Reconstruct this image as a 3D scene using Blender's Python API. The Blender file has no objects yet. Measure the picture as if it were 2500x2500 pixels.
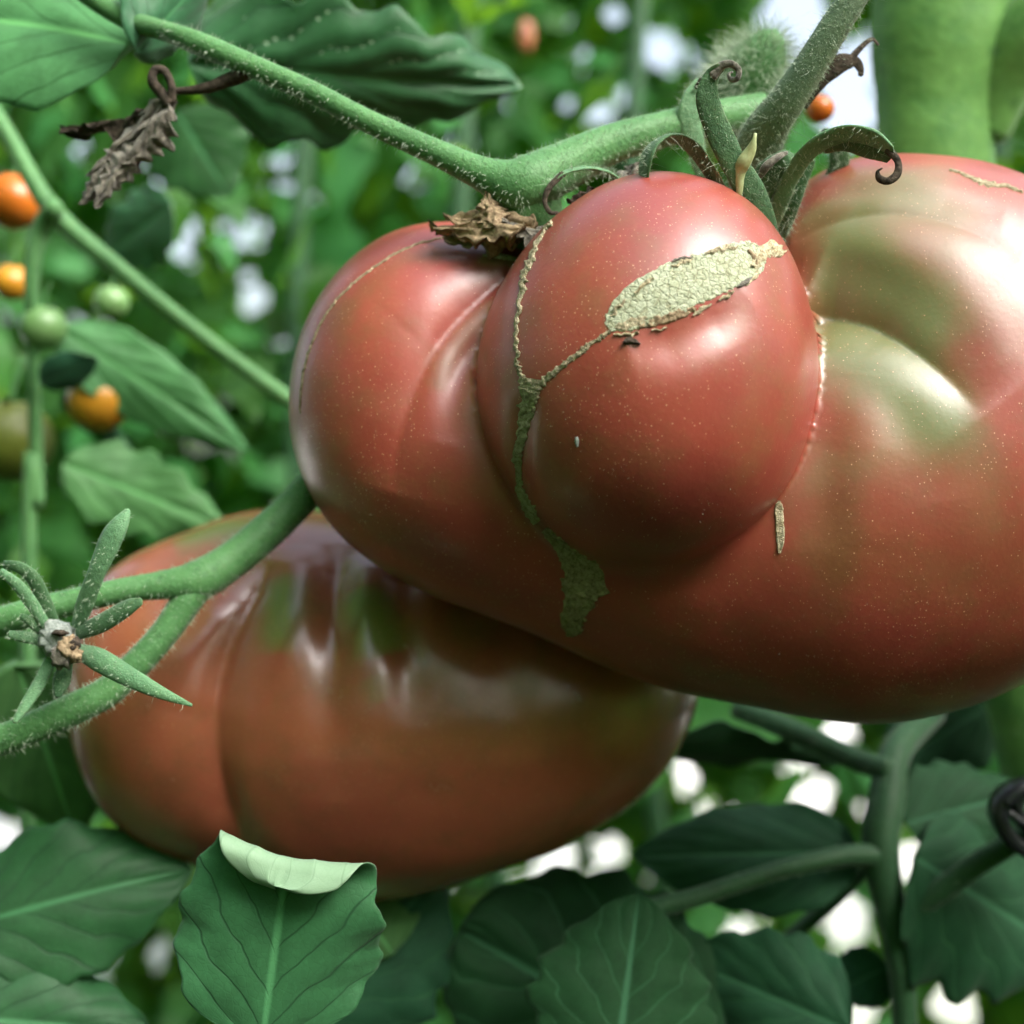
import bpy, math, random
import numpy as np
from mathutils import Vector, Matrix, noise
from mathutils.bvhtree import BVHTree

sc = bpy.context.scene
COL = sc.collection
random.seed(7)
rng = np.random.default_rng(7)

# ------------------------------------------------------------------ camera
FOV = math.radians(40)
T = math.tan(FOV / 2)
CAMZ = 0.9
FOCUS = 0.257
cam_d = bpy.data.cameras.new('camera')
cam = bpy.data.objects.new('camera', cam_d)
COL.objects.link(cam)
cam.location = (0, 0, CAMZ)
cam.rotation_euler = (math.radians(90), 0, 0)
cam_d.sensor_width = 36
cam_d.lens = 18 / T
cam_d.clip_start = 0.02
cam_d.clip_end = 400
cam_d.dof.use_dof = True
cam_d.dof.focus_distance = FOCUS
cam_d.dof.aperture_fstop = 10.0
sc.camera = cam

# ------------------------------------------------------------------ light
SUN_EL, SUN_AZ = math.radians(39), math.radians(127)   # azimuth clockwise from +Y (away from camera)
sdir = Vector((math.sin(SUN_AZ) * math.cos(SUN_EL), math.cos(SUN_AZ) * math.cos(SUN_EL), math.sin(SUN_EL)))
w = bpy.data.worlds.new('World')
sc.world = w
w.use_nodes = True
nt = w.node_tree
nt.nodes.clear()
wo = nt.nodes.new('ShaderNodeOutputWorld')
bg = nt.nodes.new('ShaderNodeBackground')
sky = nt.nodes.new('ShaderNodeTexSky')
sky.sky_type = 'NISHITA'
sky.sun_disc = False
sky.sun_elevation = SUN_EL
sky.sun_rotation = SUN_AZ
sky.air_density = 1.0
sky.dust_density = 7.0
sky.ozone_density = 1.0
bg.inputs['Strength'].default_value = 0.15
hs = nt.nodes.new('ShaderNodeHueSaturation')      # thin overcast: most of the blue is gone
hs.inputs['Saturation'].default_value = 0.6
nt.links.new(sky.outputs[0], hs.inputs['Color'])
nt.links.new(hs.outputs[0], bg.inputs['Color'])
nt.links.new(bg.outputs[0], wo.inputs['Surface'])
sun_d = bpy.data.lights.new('sun', 'SUN')
sun_d.energy = 1.5
sun_d.angle = math.radians(52)
sun_d.color = (1.0, 0.985, 0.98)
sun = bpy.data.objects.new('sun', sun_d)
COL.objects.link(sun)
sun.rotation_euler = sdir.to_track_quat('Z', 'Y').to_euler()
sun.location = (0, 0, 3)
vs = sc.view_settings
vs.view_transform = 'Standard'
vs.look = 'None'
vs.gamma = 1
vs.use_curve_mapping = False
vs.exposure = 1.75
try:
    sc.cycles.use_denoising = True
    sc.cycles.max_bounces = 8
    sc.cycles.transparent_max_bounces = 8
except Exception:
    pass

# ------------------------------------------------------------------ helpers
def S(d):
    return T * d / 1250.0                       # metres per photograph pixel at depth d
def P(x, y, d):
    return Vector(((x - 1250) * S(d), d, CAMZ - (y - 1250) * S(d)))

def tag(o, label=None, cat=None, group=None, kind=None):
    if label: o['label'] = label
    if cat: o['category'] = cat
    if group: o['group'] = group
    if kind: o['kind'] = kind
    return o

def link(o, parent=None):
    COL.objects.link(o)
    if parent is not None:
        o.parent = parent
        o.matrix_parent_inverse = parent.matrix_world.inverted()
    return o

def empty(name, loc, label=None, cat=None, group=None, parent=None):
    o = bpy.data.objects.new(name, None)
    o.location = loc
    o.matrix_world = Matrix.Translation(loc)
    o.empty_display_size = 0.01
    link(o, parent)
    return tag(o, label, cat, group)

def mesh(name, verts, faces, mat, parent=None, smooth=True, attrs=None, uv=None):
    me = bpy.data.meshes.new(name)
    me.from_pydata([tuple(v) for v in verts], [], [tuple(int(i) for i in f) for f in faces])
    me.update()
    if smooth:
        me.polygons.foreach_set('use_smooth', [True] * len(me.polygons))
    if attrs:
        for k, a in attrs.items():
            at = me.attributes.new(k, 'FLOAT', 'POINT')
            at.data.foreach_set('value', np.asarray(a, dtype=np.float32))
    if uv is not None:
        ul = me.uv_layers.new(name='UVMap')
        idx = np.zeros(len(me.loops), dtype=np.int32)
        me.loops.foreach_get('vertex_index', idx)
        ul.data.foreach_set('uv', np.asarray(uv, dtype=np.float32)[idx].ravel())
    me.materials.append(mat)
    o = bpy.data.objects.new(name, me)
    link(o, parent)
    return o

def catmull(pts, n):
    """pts: list of tuples (any dimension) -> resampled np array of n rows"""
    p = np.array(pts, dtype=float)
    m = len(p)
    if m == 2:
        t = np.linspace(0, 1, n)[:, None]
        return p[0] * (1 - t) + p[1] * t
    q = np.vstack([2 * p[0] - p[1], p, 2 * p[-1] - p[-2]])
    out = []
    seg = np.linspace(0, m - 1 - 1e-9, n)
    for s in seg:
        i = int(s)
        t = s - i
        a, b, c, d = q[i], q[i + 1], q[i + 2], q[i + 3]
        out.append(0.5 * ((2 * b) + (c - a) * t + (2 * a - 5 * b + 4 * c - d) * t * t + (3 * b - a - 3 * c + d) * t ** 3))
    return np.array(out)

def N(p, s=1.0, seed=0.0):
    return noise.noise(Vector((p[0] * s + seed * 7.13, p[1] * s - seed * 3.7, p[2] * s + seed)))

# ------------------------------------------------------------------ materials
class NB:
    def __init__(self, name):
        self.m = bpy.data.materials.new(name)
        self.m.use_nodes = True
        self.t = self.m.node_tree
        self.t.nodes.clear()
        self.out = self.t.nodes.new('ShaderNodeOutputMaterial')
    def n(self, typ, **kw):
        nd = self.t.nodes.new(typ)
        for k, v in kw.items():
            if k.startswith('i_'):
                nd.inputs[k[2:].replace('_', ' ')].default_value = v
            else:
                setattr(nd, k, v)
        return nd
    def l(self, a, b):
        self.t.links.new(a, b)
    def val(self, x, sock):
        if isinstance(x, (int, float)):
            sock.default_value = x
        elif isinstance(x, tuple):
            sock.default_value = x if len(x) == 4 else (*x, 1)
        else:
            self.l(x, sock)
    def math(self, op, a, b=0.0, clamp=False):
        nd = self.n('ShaderNodeMath', operation=op, use_clamp=clamp)
        self.val(a, nd.inputs[0]); self.val(b, nd.inputs[1])
        return nd.outputs[0]
    def mix(self, f, a, b, mode='MIX'):
        nd = self.n('ShaderNodeMix', data_type='RGBA', blend_type=mode)
        self.val(f, nd.inputs[0]); self.val(a, nd.inputs[6]); self.val(b, nd.inputs[7])
        return nd.outputs[2]
    def ramp(self, f, a, b):
        nd = self.n('ShaderNodeMapRange', clamp=True, interpolation_type='SMOOTHSTEP')
        self.l(f, nd.inputs[0]); nd.inputs[1].default_value = a; nd.inputs[2].default_value = b
        return nd.outputs[0]
    def noise(self, scale, detail=4, rough=0.55, vec=None, dist=0.0):
        nd = self.n('ShaderNodeTexNoise')
        nd.inputs['Scale'].default_value = scale
        nd.inputs['Detail'].default_value = detail
        nd.inputs['Roughness'].default_value = rough
        nd.inputs['Distortion'].default_value = dist
        if vec is not None: self.l(vec, nd.inputs['Vector'])
        return nd.outputs[0]
    def attr(self, name):
        return self.n('ShaderNodeAttribute', attribute_name=name).outputs['Fac']
    def pos(self):
        return self.n('ShaderNodeNewGeometry').outputs['Position']
    def bump(self, h, strength, dist):
        nd = self.n('ShaderNodeBump')
        nd.inputs['Strength'].default_value = strength
        nd.inputs['Distance'].default_value = dist
        self.l(h, nd.inputs['Height'])
        return nd.outputs[0]
    def bsdf(self, color, rough, normal=None, spec=0.5, sss=0.0, sssr=(0.003, 0.001, 0.0006), coat=0.0, coat_r=0.2, sheen=0.0):
        b = self.n('ShaderNodeBsdfPrincipled')
        self.val(color, b.inputs['Base Color'])
        self.val(rough, b.inputs['Roughness'])
        self.val(spec, b.inputs['Specular IOR Level'])
        if sss:
            b.inputs['Subsurface Weight'].default_value = sss
            b.inputs['Subsurface Radius'].default_value = (1.0, 0.35, 0.2)
            b.inputs['Subsurface Scale'].default_value = sssr[0]
        if coat:
            b.inputs['Coat Weight'].default_value = coat
            b.inputs['Coat Roughness'].default_value = coat_r
        if sheen:
            b.inputs['Sheen Weight'].default_value = sheen
            b.inputs['Sheen Roughness'].default_value = 0.5
        if normal is not None: self.l(normal, b.inputs['Normal'])
        return b
    def finish(self, sh):
        self.l(sh, self.out.inputs['Surface'])
        return self.m

def mat_tomato(name, red, deep, brown, green, rough=0.3, dots=1.0):
    b = NB(name)
    pos = b.pos()
    big = b.noise(28, 3, 0.5, pos)
    mid = b.noise(110, 4, 0.6, pos)
    fine = b.noise(900, 3, 0.6, pos)
    c = b.mix(b.ramp(big, 0.35, 0.68), red, deep)
    c = b.mix(b.math('MULTIPLY', b.ramp(mid, 0.42, 0.75), 0.55), c, brown)
    g = b.math('ADD', b.attr('green'), b.math('MULTIPLY', b.math('SUBTRACT', mid, 0.5), 0.3))
    gm = b.ramp(g, -0.05, 1.15)
    c = b.mix(gm, c, green)
    br = b.ramp(b.math('ADD', b.attr('brown'), b.math('MULTIPLY', b.math('SUBTRACT', mid, 0.5), 0.4)), 0.15, 0.9)
    c = b.mix(br, c, brown)
    c = b.mix(b.math('MULTIPLY', b.ramp(fine, 0.5, 0.8), 0.18), c, (0.42, 0.17, 0.08))
    # pale pores
    v = b.n('ShaderNodeTexVoronoi', feature='F1')
    v.inputs['Scale'].default_value = 1550
    b.l(pos, v.inputs['Vector'])
    sep = b.n('ShaderNodeSeparateColor')
    b.l(v.outputs['Color'], sep.inputs[0])
    patch = b.ramp(b.noise(34, 3, 0.6, pos), 0.38, 0.66)
    keep = b.math('GREATER_THAN', sep.outputs[0], b.math('SUBTRACT', 0.86, b.math('MULTIPLY', patch, 0.60)))
    size = b.math('ADD', 0.10, b.math('MULTIPLY', sep.outputs[1], 0.14))
    dd = b.math('SUBTRACT', size, v.outputs['Distance'])
    dot = b.math('MULTIPLY', b.math('MULTIPLY', b.ramp(dd, 0.0, 0.06), keep), dots)
    c = b.mix(b.math('MULTIPLY', dot, 0.62), c, (0.82, 0.48, 0.30))
    h = b.math('ADD', b.math('MULTIPLY', fine, 0.35), b.math('MULTIPLY', mid, 0.5))
    h = b.math('ADD', h, b.math('MULTIPLY', dot, 0.8))
    nrm = b.bump(h, 0.25, 0.0004)
    ro = b.math('ADD', rough, b.math('MULTIPLY', b.math('SUBTRACT', mid, 0.5), 0.12))
    sh = b.bsdf(c, ro, nrm, spec=0.85, sss=0.12, sssr=(0.004,), coat=0.28, coat_r=0.26)
    return b.finish(sh.outputs[0])

def mat_leaf(name, top, vein, under, trans, tw=0.3, rough=0.5, veins=True, nv=5.0, spec=0.3):
    b = NB(name)
    pos = b.pos()
    oi = b.n('ShaderNodeObjectInfo').outputs['Random']
    mid = b.noise(160, 4, 0.6, pos)
    fine = b.noise(1100, 3, 0.6, pos)
    c = b.mix(b.ramp(mid, 0.3, 0.75), top, tuple(x * 0.68 for x in top))
    c = b.mix(b.math('MULTIPLY', b.ramp(fine, 0.45, 0.8), 0.2), c, tuple(min(1, x * 1.8) for x in top))
    if not veins:
        oi = b.n('ShaderNodeTexWhiteNoise', noise_dimensions='1D')
        b.l(b.math('ADD', b.attr('leaf_id'), b.n('ShaderNodeObjectInfo').outputs['Random']), oi.inputs['W'])
        oi = oi.outputs[0]
    hsv = b.n('ShaderNodeHueSaturation')
    b.l(b.math('ADD', 0.475, b.math('MULTIPLY', oi, 0.04)), hsv.inputs['Hue'])
    b.l(b.math('ADD', 0.5 if not veins else 0.8, b.math('MULTIPLY', oi, 1.1 if not veins else 0.4)), hsv.inputs['Value'])
    b.l(c, hsv.inputs['Color'])
    c = hsv.outputs[0]
    h = b.math('MULTIPLY', mid, 0.4)
    if veins:
        uv = b.n('ShaderNodeUVMap', uv_map='UVMap')
        s = b.n('ShaderNodeSeparateXYZ')
        b.l(uv.outputs[0], s.inputs[0])
        av = b.math('ABSOLUTE', b.math('SUBTRACT', s.outputs[1], 0.5))
        wob = b.math('MULTIPLY', b.math('SUBTRACT', b.noise(4, 2, 0.5, uv.outputs[0]), 0.5), 0.12)
        ph = b.math('ADD', b.math('SUBTRACT', s.outputs[0], b.math('MULTIPLY', b.math('POWER', av, 0.8), 0.85)), wob)
        fr = b.math('FRACT', b.math('ADD', b.math('MULTIPLY', ph, nv), 4.5))
        dv = b.math('ABSOLUTE', b.math('SUBTRACT', fr, 0.5))
        vn = b.math('SUBTRACT', 1.0, b.ramp(dv, 0.008, 0.055))
        md = b.math('SUBTRACT', 1.0, b.ramp(av, 0.006, 0.028))
        ter = b.n('ShaderNodeTexVoronoi', feature='DISTANCE_TO_EDGE')
        ter.inputs['Scale'].default_value = 26
        b.l(uv.outputs[0], ter.inputs['Vector'])
        tv = b.math('SUBTRACT', 1.0, b.ramp(ter.outputs['Distance'], 0.0, 0.10))
        under_a = b.attr('under')
        c = b.mix(under_a, c, under)
        vn = b.math('MULTIPLY', vn, b.math('SUBTRACT', 1.0, b.math('MULTIPLY', under_a, 0.8)))
        tv = b.math('MULTIPLY', tv, b.math('SUBTRACT', 1.0, b.math('MULTIPLY', under_a, 0.6)))
        c = b.mix(b.math('MULTIPLY', vn, 0.85), c, vein)  # crease shade painted along the side veins where the vein colour is darker
        c = b.mix(b.math('MULTIPLY', tv, 0.10), c, vein)
        c = b.mix(b.math('MULTIPLY', md, 0.75), c, b.mix(under_a, tuple(min(1, x * 2.1 + 0.02) for x in top), under))
        h = b.math('SUBTRACT', b.math('SUBTRACT', h, b.math('MULTIPLY', vn, 0.9)), b.math('MULTIPLY', tv, 0.12))
    h = b.math('ADD', h, b.math('MULTIPLY', fine, 0.25))
    nrm = b.bump(h, 0.3, 0.0005)
    sh = b.bsdf(c, rough, nrm, spec=spec, sheen=0.12 if veins else 0.0)
    tr = b.n('ShaderNodeBsdfTranslucent')
    tcol = b.mix(0.35, trans, c)
    b.l(tcol, tr.inputs['Color'])
    b.l(nrm, tr.inputs['Normal'])
    mx = b.n('ShaderNodeMixShader')
    mx.inputs[0].default_value = tw
    b.l(sh.outputs[0], mx.inputs[1]); b.l(tr.outputs[0], mx.inputs[2])
    return b.finish(mx.outputs[0])

def mat_stem(name, a, c2, spot, rough=0.5, scale=300):
    b = NB(name)
    pos = b.pos()
    n1 = b.noise(90, 4, 0.6, pos)
    n2 = b.noise(scale * 4, 3, 0.6, pos)
    c = b.mix(b.ramp(n1, 0.35, 0.7), a, c2)
    v = b.n('ShaderNodeTexVoronoi', feature='F1')
    v.inputs['Scale'].default_value = scale
    b.l(pos, v.inputs['Vector'])
    c = b.mix(b.math('MULTIPLY', b.math('SUBTRACT', 1.0, b.ramp(v.outputs['Distance'], 0.08, 0.3)), 0.6), c, spot)
    c = b.mix(b.math('MULTIPLY', b.ramp(n2, 0.5, 0.8), 0.3), c, tuple(min(1, x * 1.9) for x in a))
    nrm = b.bump(b.math('ADD', n2, b.math('MULTIPLY', v.outputs['Distance'], 0.6)), 0.5, 0.0005)
    sh = b.bsdf(c, rough, nrm, spec=0.25, sss=0.1, sssr=(0.002,), sheen=0.12)
    return b.finish(sh.outputs[0])

def mat_plain(name, a, c2, scale=400, rough=0.7, spec=0.3, bump=0.5, bd=0.0004, sheen=0.0):
    b = NB(name)
    pos = b.pos()
    n1 = b.noise(scale, 5, 0.65, pos)
    c = b.mix(b.ramp(n1, 0.35, 0.68), a, c2)
    nrm = b.bump(n1, bump, bd)
    return b.finish(b.bsdf(c, rough, nrm, spec=spec, sheen=sheen).outputs[0])

M = {}
M['tomato'] = mat_tomato('tomato_skin', (0.35, 0.062, 0.040), (0.265, 0.044, 0.031), (0.22, 0.078, 0.032), (0.17, 0.185, 0.07), 0.40)
M['tomato2'] = mat_tomato('tomato_skin_brown', (0.35, 0.098, 0.051), (0.28, 0.076, 0.042), (0.20, 0.078, 0.035), (0.16, 0.18, 0.05), 0.25, 0.5)
M['leaf'] = mat_leaf('leaf_green', (0.027, 0.122, 0.044), (0.010, 0.052, 0.020), (0.30, 0.47, 0.30), (0.10, 0.30, 0.03), 0.22)
M['leaf_light'] = mat_leaf('leaf_light_green', (0.080, 0.255, 0.080), (0.030, 0.12, 0.036), (0.2, 0.40, 0.2), (0.16, 0.42, 0.05), 0.32)
M['leaf_dark_shaded'] = mat_leaf('leaf_dark_shaded_green', (0.014, 0.070, 0.030), (0.026, 0.105, 0.042), (0.14, 0.27, 0.16), (0.06, 0.20, 0.03), 0.15, rough=0.65, spec=0.15)  # shade from the fruit and leaves above is put into this green
M['leaf_mid'] = mat_leaf('leaf_mid_green', (0.042, 0.165, 0.062), (0.014, 0.066, 0.026), (0.30, 0.47, 0.30), (0.10, 0.34, 0.04), 0.22)
M['leaf_bg'] = mat_leaf('leaf_far', (0.034, 0.140, 0.036), (0.03, 0.1, 0.03), (0.16, 0.3, 0.16), (0.34, 0.74, 0.03), 0.42, veins=False, spec=0.18)
M['stem'] = mat_stem('stem_green', (0.082, 0.215, 0.072), (0.060, 0.17, 0.055), (0.030, 0.10, 0.030))
M['stem_grey'] = mat_stem('stem_grey_green', (0.13, 0.20, 0.11), (0.09, 0.15, 0.085), (0.03, 0.07, 0.035), scale=900)
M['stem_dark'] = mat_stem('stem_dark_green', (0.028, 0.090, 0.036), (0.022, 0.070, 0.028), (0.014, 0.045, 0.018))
M['stem_thick'] = mat_stem('stem_thick_green', (0.12, 0.28, 0.065), (0.07, 0.20, 0.045), (0.04, 0.13, 0.03), scale=110)
M['sepal'] = mat_stem('sepal_green', (0.065, 0.15, 0.062), (0.040, 0.105, 0.045), (0.02, 0.06, 0.025), scale=700)
M['sepal_light'] = mat_stem('sepal_light_green', (0.13, 0.27, 0.13), (0.09, 0.21, 0.10), (0.05, 0.13, 0.06), scale=700)
M['hair'] = mat_plain('plant_hair', (0.46, 0.56, 0.42), (0.36, 0.46, 0.33), 200, 0.5)
def mat_cork(name, a, c2, crack, scale=650):
    b = NB(name)
    pos = b.pos()
    n1 = b.noise(scale, 5, 0.65, pos)
    n2 = b.noise(scale * 4, 3, 0.6, pos)
    c = b.mix(b.ramp(n1, 0.35, 0.68), a, c2)
    v = b.n('ShaderNodeTexVoronoi', feature='DISTANCE_TO_EDGE')
    v.inputs['Scale'].default_value = scale * 1.3
    wp = b.n('ShaderNodeVectorMath', operation='ADD')
    wn = b.n('ShaderNodeTexNoise'); wn.inputs['Scale'].default_value = scale * 1.5; b.l(pos, wn.inputs['Vector'])
    sc_ = b.n('ShaderNodeVectorMath', operation='SCALE'); sc_.inputs['Scale'].default_value = 0.0012
    b.l(wn.outputs['Color'], sc_.inputs[0]); b.l(pos, wp.inputs[0]); b.l(sc_.outputs[0], wp.inputs[1]); b.l(wp.outputs[0], v.inputs['Vector'])
    cr = b.math('SUBTRACT', 1.0, b.ramp(v.outputs['Distance'], 0.0, 0.12))
    c = b.mix(b.math('MULTIPLY', b.math('MULTIPLY', cr, b.ramp(n1, 0.4, 0.6)), 0.7), c, crack)
    c = b.mix(b.math('MULTIPLY', b.ramp(n2, 0.45, 0.75), 0.35), c, tuple(min(1, x * 1.35) for x in a))
    h = b.math('SUBTRACT', b.math('ADD', n1, b.math('MULTIPLY', n2, 0.5)), b.math('MULTIPLY', cr, 0.6))
    return b.finish(b.bsdf(c, 0.85, b.bump(h, 0.8, 0.0005), spec=0.2).outputs[0])
M['cork'] = mat_cork('cork_scar_tan', (0.52, 0.46, 0.31), (0.36, 0.30, 0.18), (0.18, 0.13, 0.07), 1100)
M['cork_green'] = mat_cork('cork_scar_olive', (0.44, 0.35, 0.23), (0.27, 0.205, 0.125), (0.12, 0.09, 0.05), 800)
M['cork_pale'] = mat_cork('cork_scar_pale', (0.47, 0.51, 0.37), (0.37, 0.40, 0.26), (0.30, 0.28, 0.17), 620)
M['cork_white'] = mat_cork('cork_scar_edge', (0.64, 0.58, 0.40), (0.42, 0.34, 0.19), (0.2, 0.14, 0.08), 900)
M['dry'] = mat_plain('dry_brown', (0.42, 0.32, 0.20), (0.17, 0.115, 0.07), 900, 0.9, 0.15, 1.0, 0.0008)
M['dry_dark'] = mat_plain('dry_dark_brown', (0.085, 0.066, 0.05), (0.03, 0.026, 0.02), 900, 0.9, 0.15, 1.0, 0.0008)
M['dry_grey'] = mat_plain('dry_grey_brown', (0.19, 0.175, 0.14), (0.065, 0.060, 0.048), 700, 0.9, 0.15, 1.0, 0.0008, 0.3)
M['fuzz'] = mat_plain('grey_fuzz', (0.34, 0.38, 0.35), (0.20, 0.24, 0.21), 900, 0.9, 0.1, 1.0, 0.0006, 0.4)
M['orange'] = mat_plain('cherry_orange', (0.48, 0.13, 0.012), (0.42, 0.10, 0.010), 60, 0.3, 0.5, 0.1)
M['rust'] = mat_plain('dried_flower_rust', (0.36, 0.13, 0.06), (0.28, 0.10, 0.05), 60, 0.4, 0.4, 0.1)
M['bud'] = mat_plain('bud_pale_green', (0.42, 0.50, 0.26), (0.28, 0.30, 0.13), 260, 0.6, 0.3, 0.6)
M['yellow'] = mat_plain('cherry_yellow', (0.52, 0.25, 0.02), (0.46, 0.20, 0.015), 60, 0.3, 0.5, 0.1)
M['unripe'] = mat_plain('cherry_unripe', (0.16, 0.30, 0.11), (0.12, 0.25, 0.08), 60, 0.35, 0.5, 0.1)
M['olive'] = mat_plain('cherry_olive', (0.16, 0.19, 0.03), (0.13, 0.15, 0.03), 60, 0.35, 0.5, 0.1)
M['clip'] = mat_plain('black_plastic', (0.012, 0.013, 0.018), (0.009, 0.010, 0.013), 300, 0.28, 0.6, 0.05)
M['soil'] = mat_plain('dark_soil', (0.035, 0.026, 0.018), (0.018, 0.014, 0.010), 40, 0.95, 0.1, 1.0, 0.02)
M['path'] = mat_plain('pale_path', (0.74, 0.74, 0.70), (0.60, 0.60, 0.57), 6, 0.9, 0.2, 0.4, 0.01)

# ------------------------------------------------------------------ generic builders
def frames(path):
    tan = np.gradient(path, axis=0)
    tan /= np.linalg.norm(tan, axis=1)[:, None] + 1e-12
    return tan

def tube(name, pts, radii, mat, parent=None, seg=14, n=None, aspect=1.0, jag=0.03, cap=True, hint=(0, -1, 0.2), flat=None):
    """pts: world Vectors; radii in metres; aspect = thickness along the hint direction / width"""
    n = n or max(10, len(pts) * 7)
    data = catmull([(*p, r) for p, r in zip(pts, radii)], n)
    path, rad = data[:, :3], np.maximum(data[:, 3], 1e-5)
    tan = frames(path)
    verts, faces = [], []
    hint = Vector(hint).normalized()
    prev = None
    for i in range(n):
        t = Vector(tan[i])
        if prev is None:
            nn = hint - t * hint.dot(t)
            if nn.length < 1e-3:
                nn = t.orthogonal()
        else:
            nn = prev - t * prev.dot(t)
        nn.normalize(); prev = nn
        bb = t.cross(nn)
        for k in range(seg):
            a = 2 * math.pi * k / seg
            r = rad[i] * (1 + jag * N(path[i] + np.array([math.cos(a), math.sin(a), 0]) * rad[i] * 2, 350))
            verts.append(Vector(path[i]) + bb * (math.cos(a) * r) + nn * (math.sin(a) * r * aspect))
    for i in range(n - 1):
        for k in range(seg):
            a = i * seg + k
            b_ = i * seg + (k + 1) % seg
            faces.append((a, a + seg, b_ + seg, b_))
    if cap:
        for i, rev in ((0, True), (n - 1, False)):
            c = len(verts)
            verts.append(Vector(path[i]) + Vector(tan[i]) * (-1 if rev else 1) * rad[i] * 0.5)
            for k in range(seg):
                a, b_ = i * seg + k, i * seg + (k + 1) % seg
                faces.append((c, a, b_) if rev else (c, b_, a))
    return mesh(name, verts, faces, mat, parent)

def px_tube(name, pts, mat, parent=None, **kw):
    """pts: (x, y, depth, half_width_px)"""
    return tube(name, [P(x, y, d) for x, y, d, r in pts], [r * S(d) for x, y, d, r in pts], mat, parent, **kw)

def hairs(name, src, count, lmin, lmax, rad, parent, mat=None, droop=0.25, seed=1, filt=None):
    me = src.data
    r = random.Random(seed)
    me.calc_loop_triangles()
    tris = me.loop_triangles
    V = [v.co.copy() for v in me.vertices]
    VN = [v.normal.copy() for v in me.vertices]
    areas = np.array([t.area for t in tris])
    cum = np.cumsum(areas) / areas.sum()
    verts, faces = [], []
    mw = src.matrix_world if src.parent is None else Matrix.Identity(4)
    made = 0
    tries = 0
    while made < count and tries < count * 4:
        tries += 1
        t = tris[min(len(tris) - 1, int(np.searchsorted(cum, r.random())))]
        a, b_ = r.random(), r.random()
        if a + b_ > 1: a, b_ = 1 - a, 1 - b_
        i, j, k = t.vertices
        p = V[i] * (1 - a - b_) + V[j] * a + V[k] * b_
        nn = (VN[i] * (1 - a - b_) + VN[j] * a + VN[k] * b_).normalized()
        if filt and not filt(p, nn): continue
        made += 1
        L = r.uniform(lmin, lmax) * (0.5 + 0.5 * r.random())
        jit = Vector((r.gauss(0, 1), r.gauss(0, 1), r.gauss(0, 1))) * 0.3
        d = (nn + jit).normalized()
        tip = p + d * L + Vector((r.gauss(0, 1), r.gauss(0, 1), -0.6)) * L * droop
        midp = p + d * L * 0.55
        o1 = d.orthogonal().normalized() * rad
        o2 = d.cross(o1).normalized() * rad
        q = len(verts)
        for c in (p - d * rad, midp):
            f = 1.0 if c is not midp else 0.7
            verts += [c + o1 * f, c + (-o1 * 0.5 + o2 * 0.87) * f, c + (-o1 * 0.5 - o2 * 0.87) * f]
        verts.append(tip)
        for m_ in range(3):
            x, y = m_, (m_ + 1) % 3
            faces.append((q + x, q + y, q + 3 + y, q + 3 + x))
            faces.append((q + 3 + x, q + 3 + y, q + 6))
    o = mesh(name, verts, faces, mat or M['hair'], None, smooth=False)
    o.parent = parent
    o.matrix_parent_inverse = src.matrix_parent_inverse.copy() if src.parent is parent else parent.matrix_world.inverted()
    o['kind'] = 'stuff'
    return o

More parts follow.
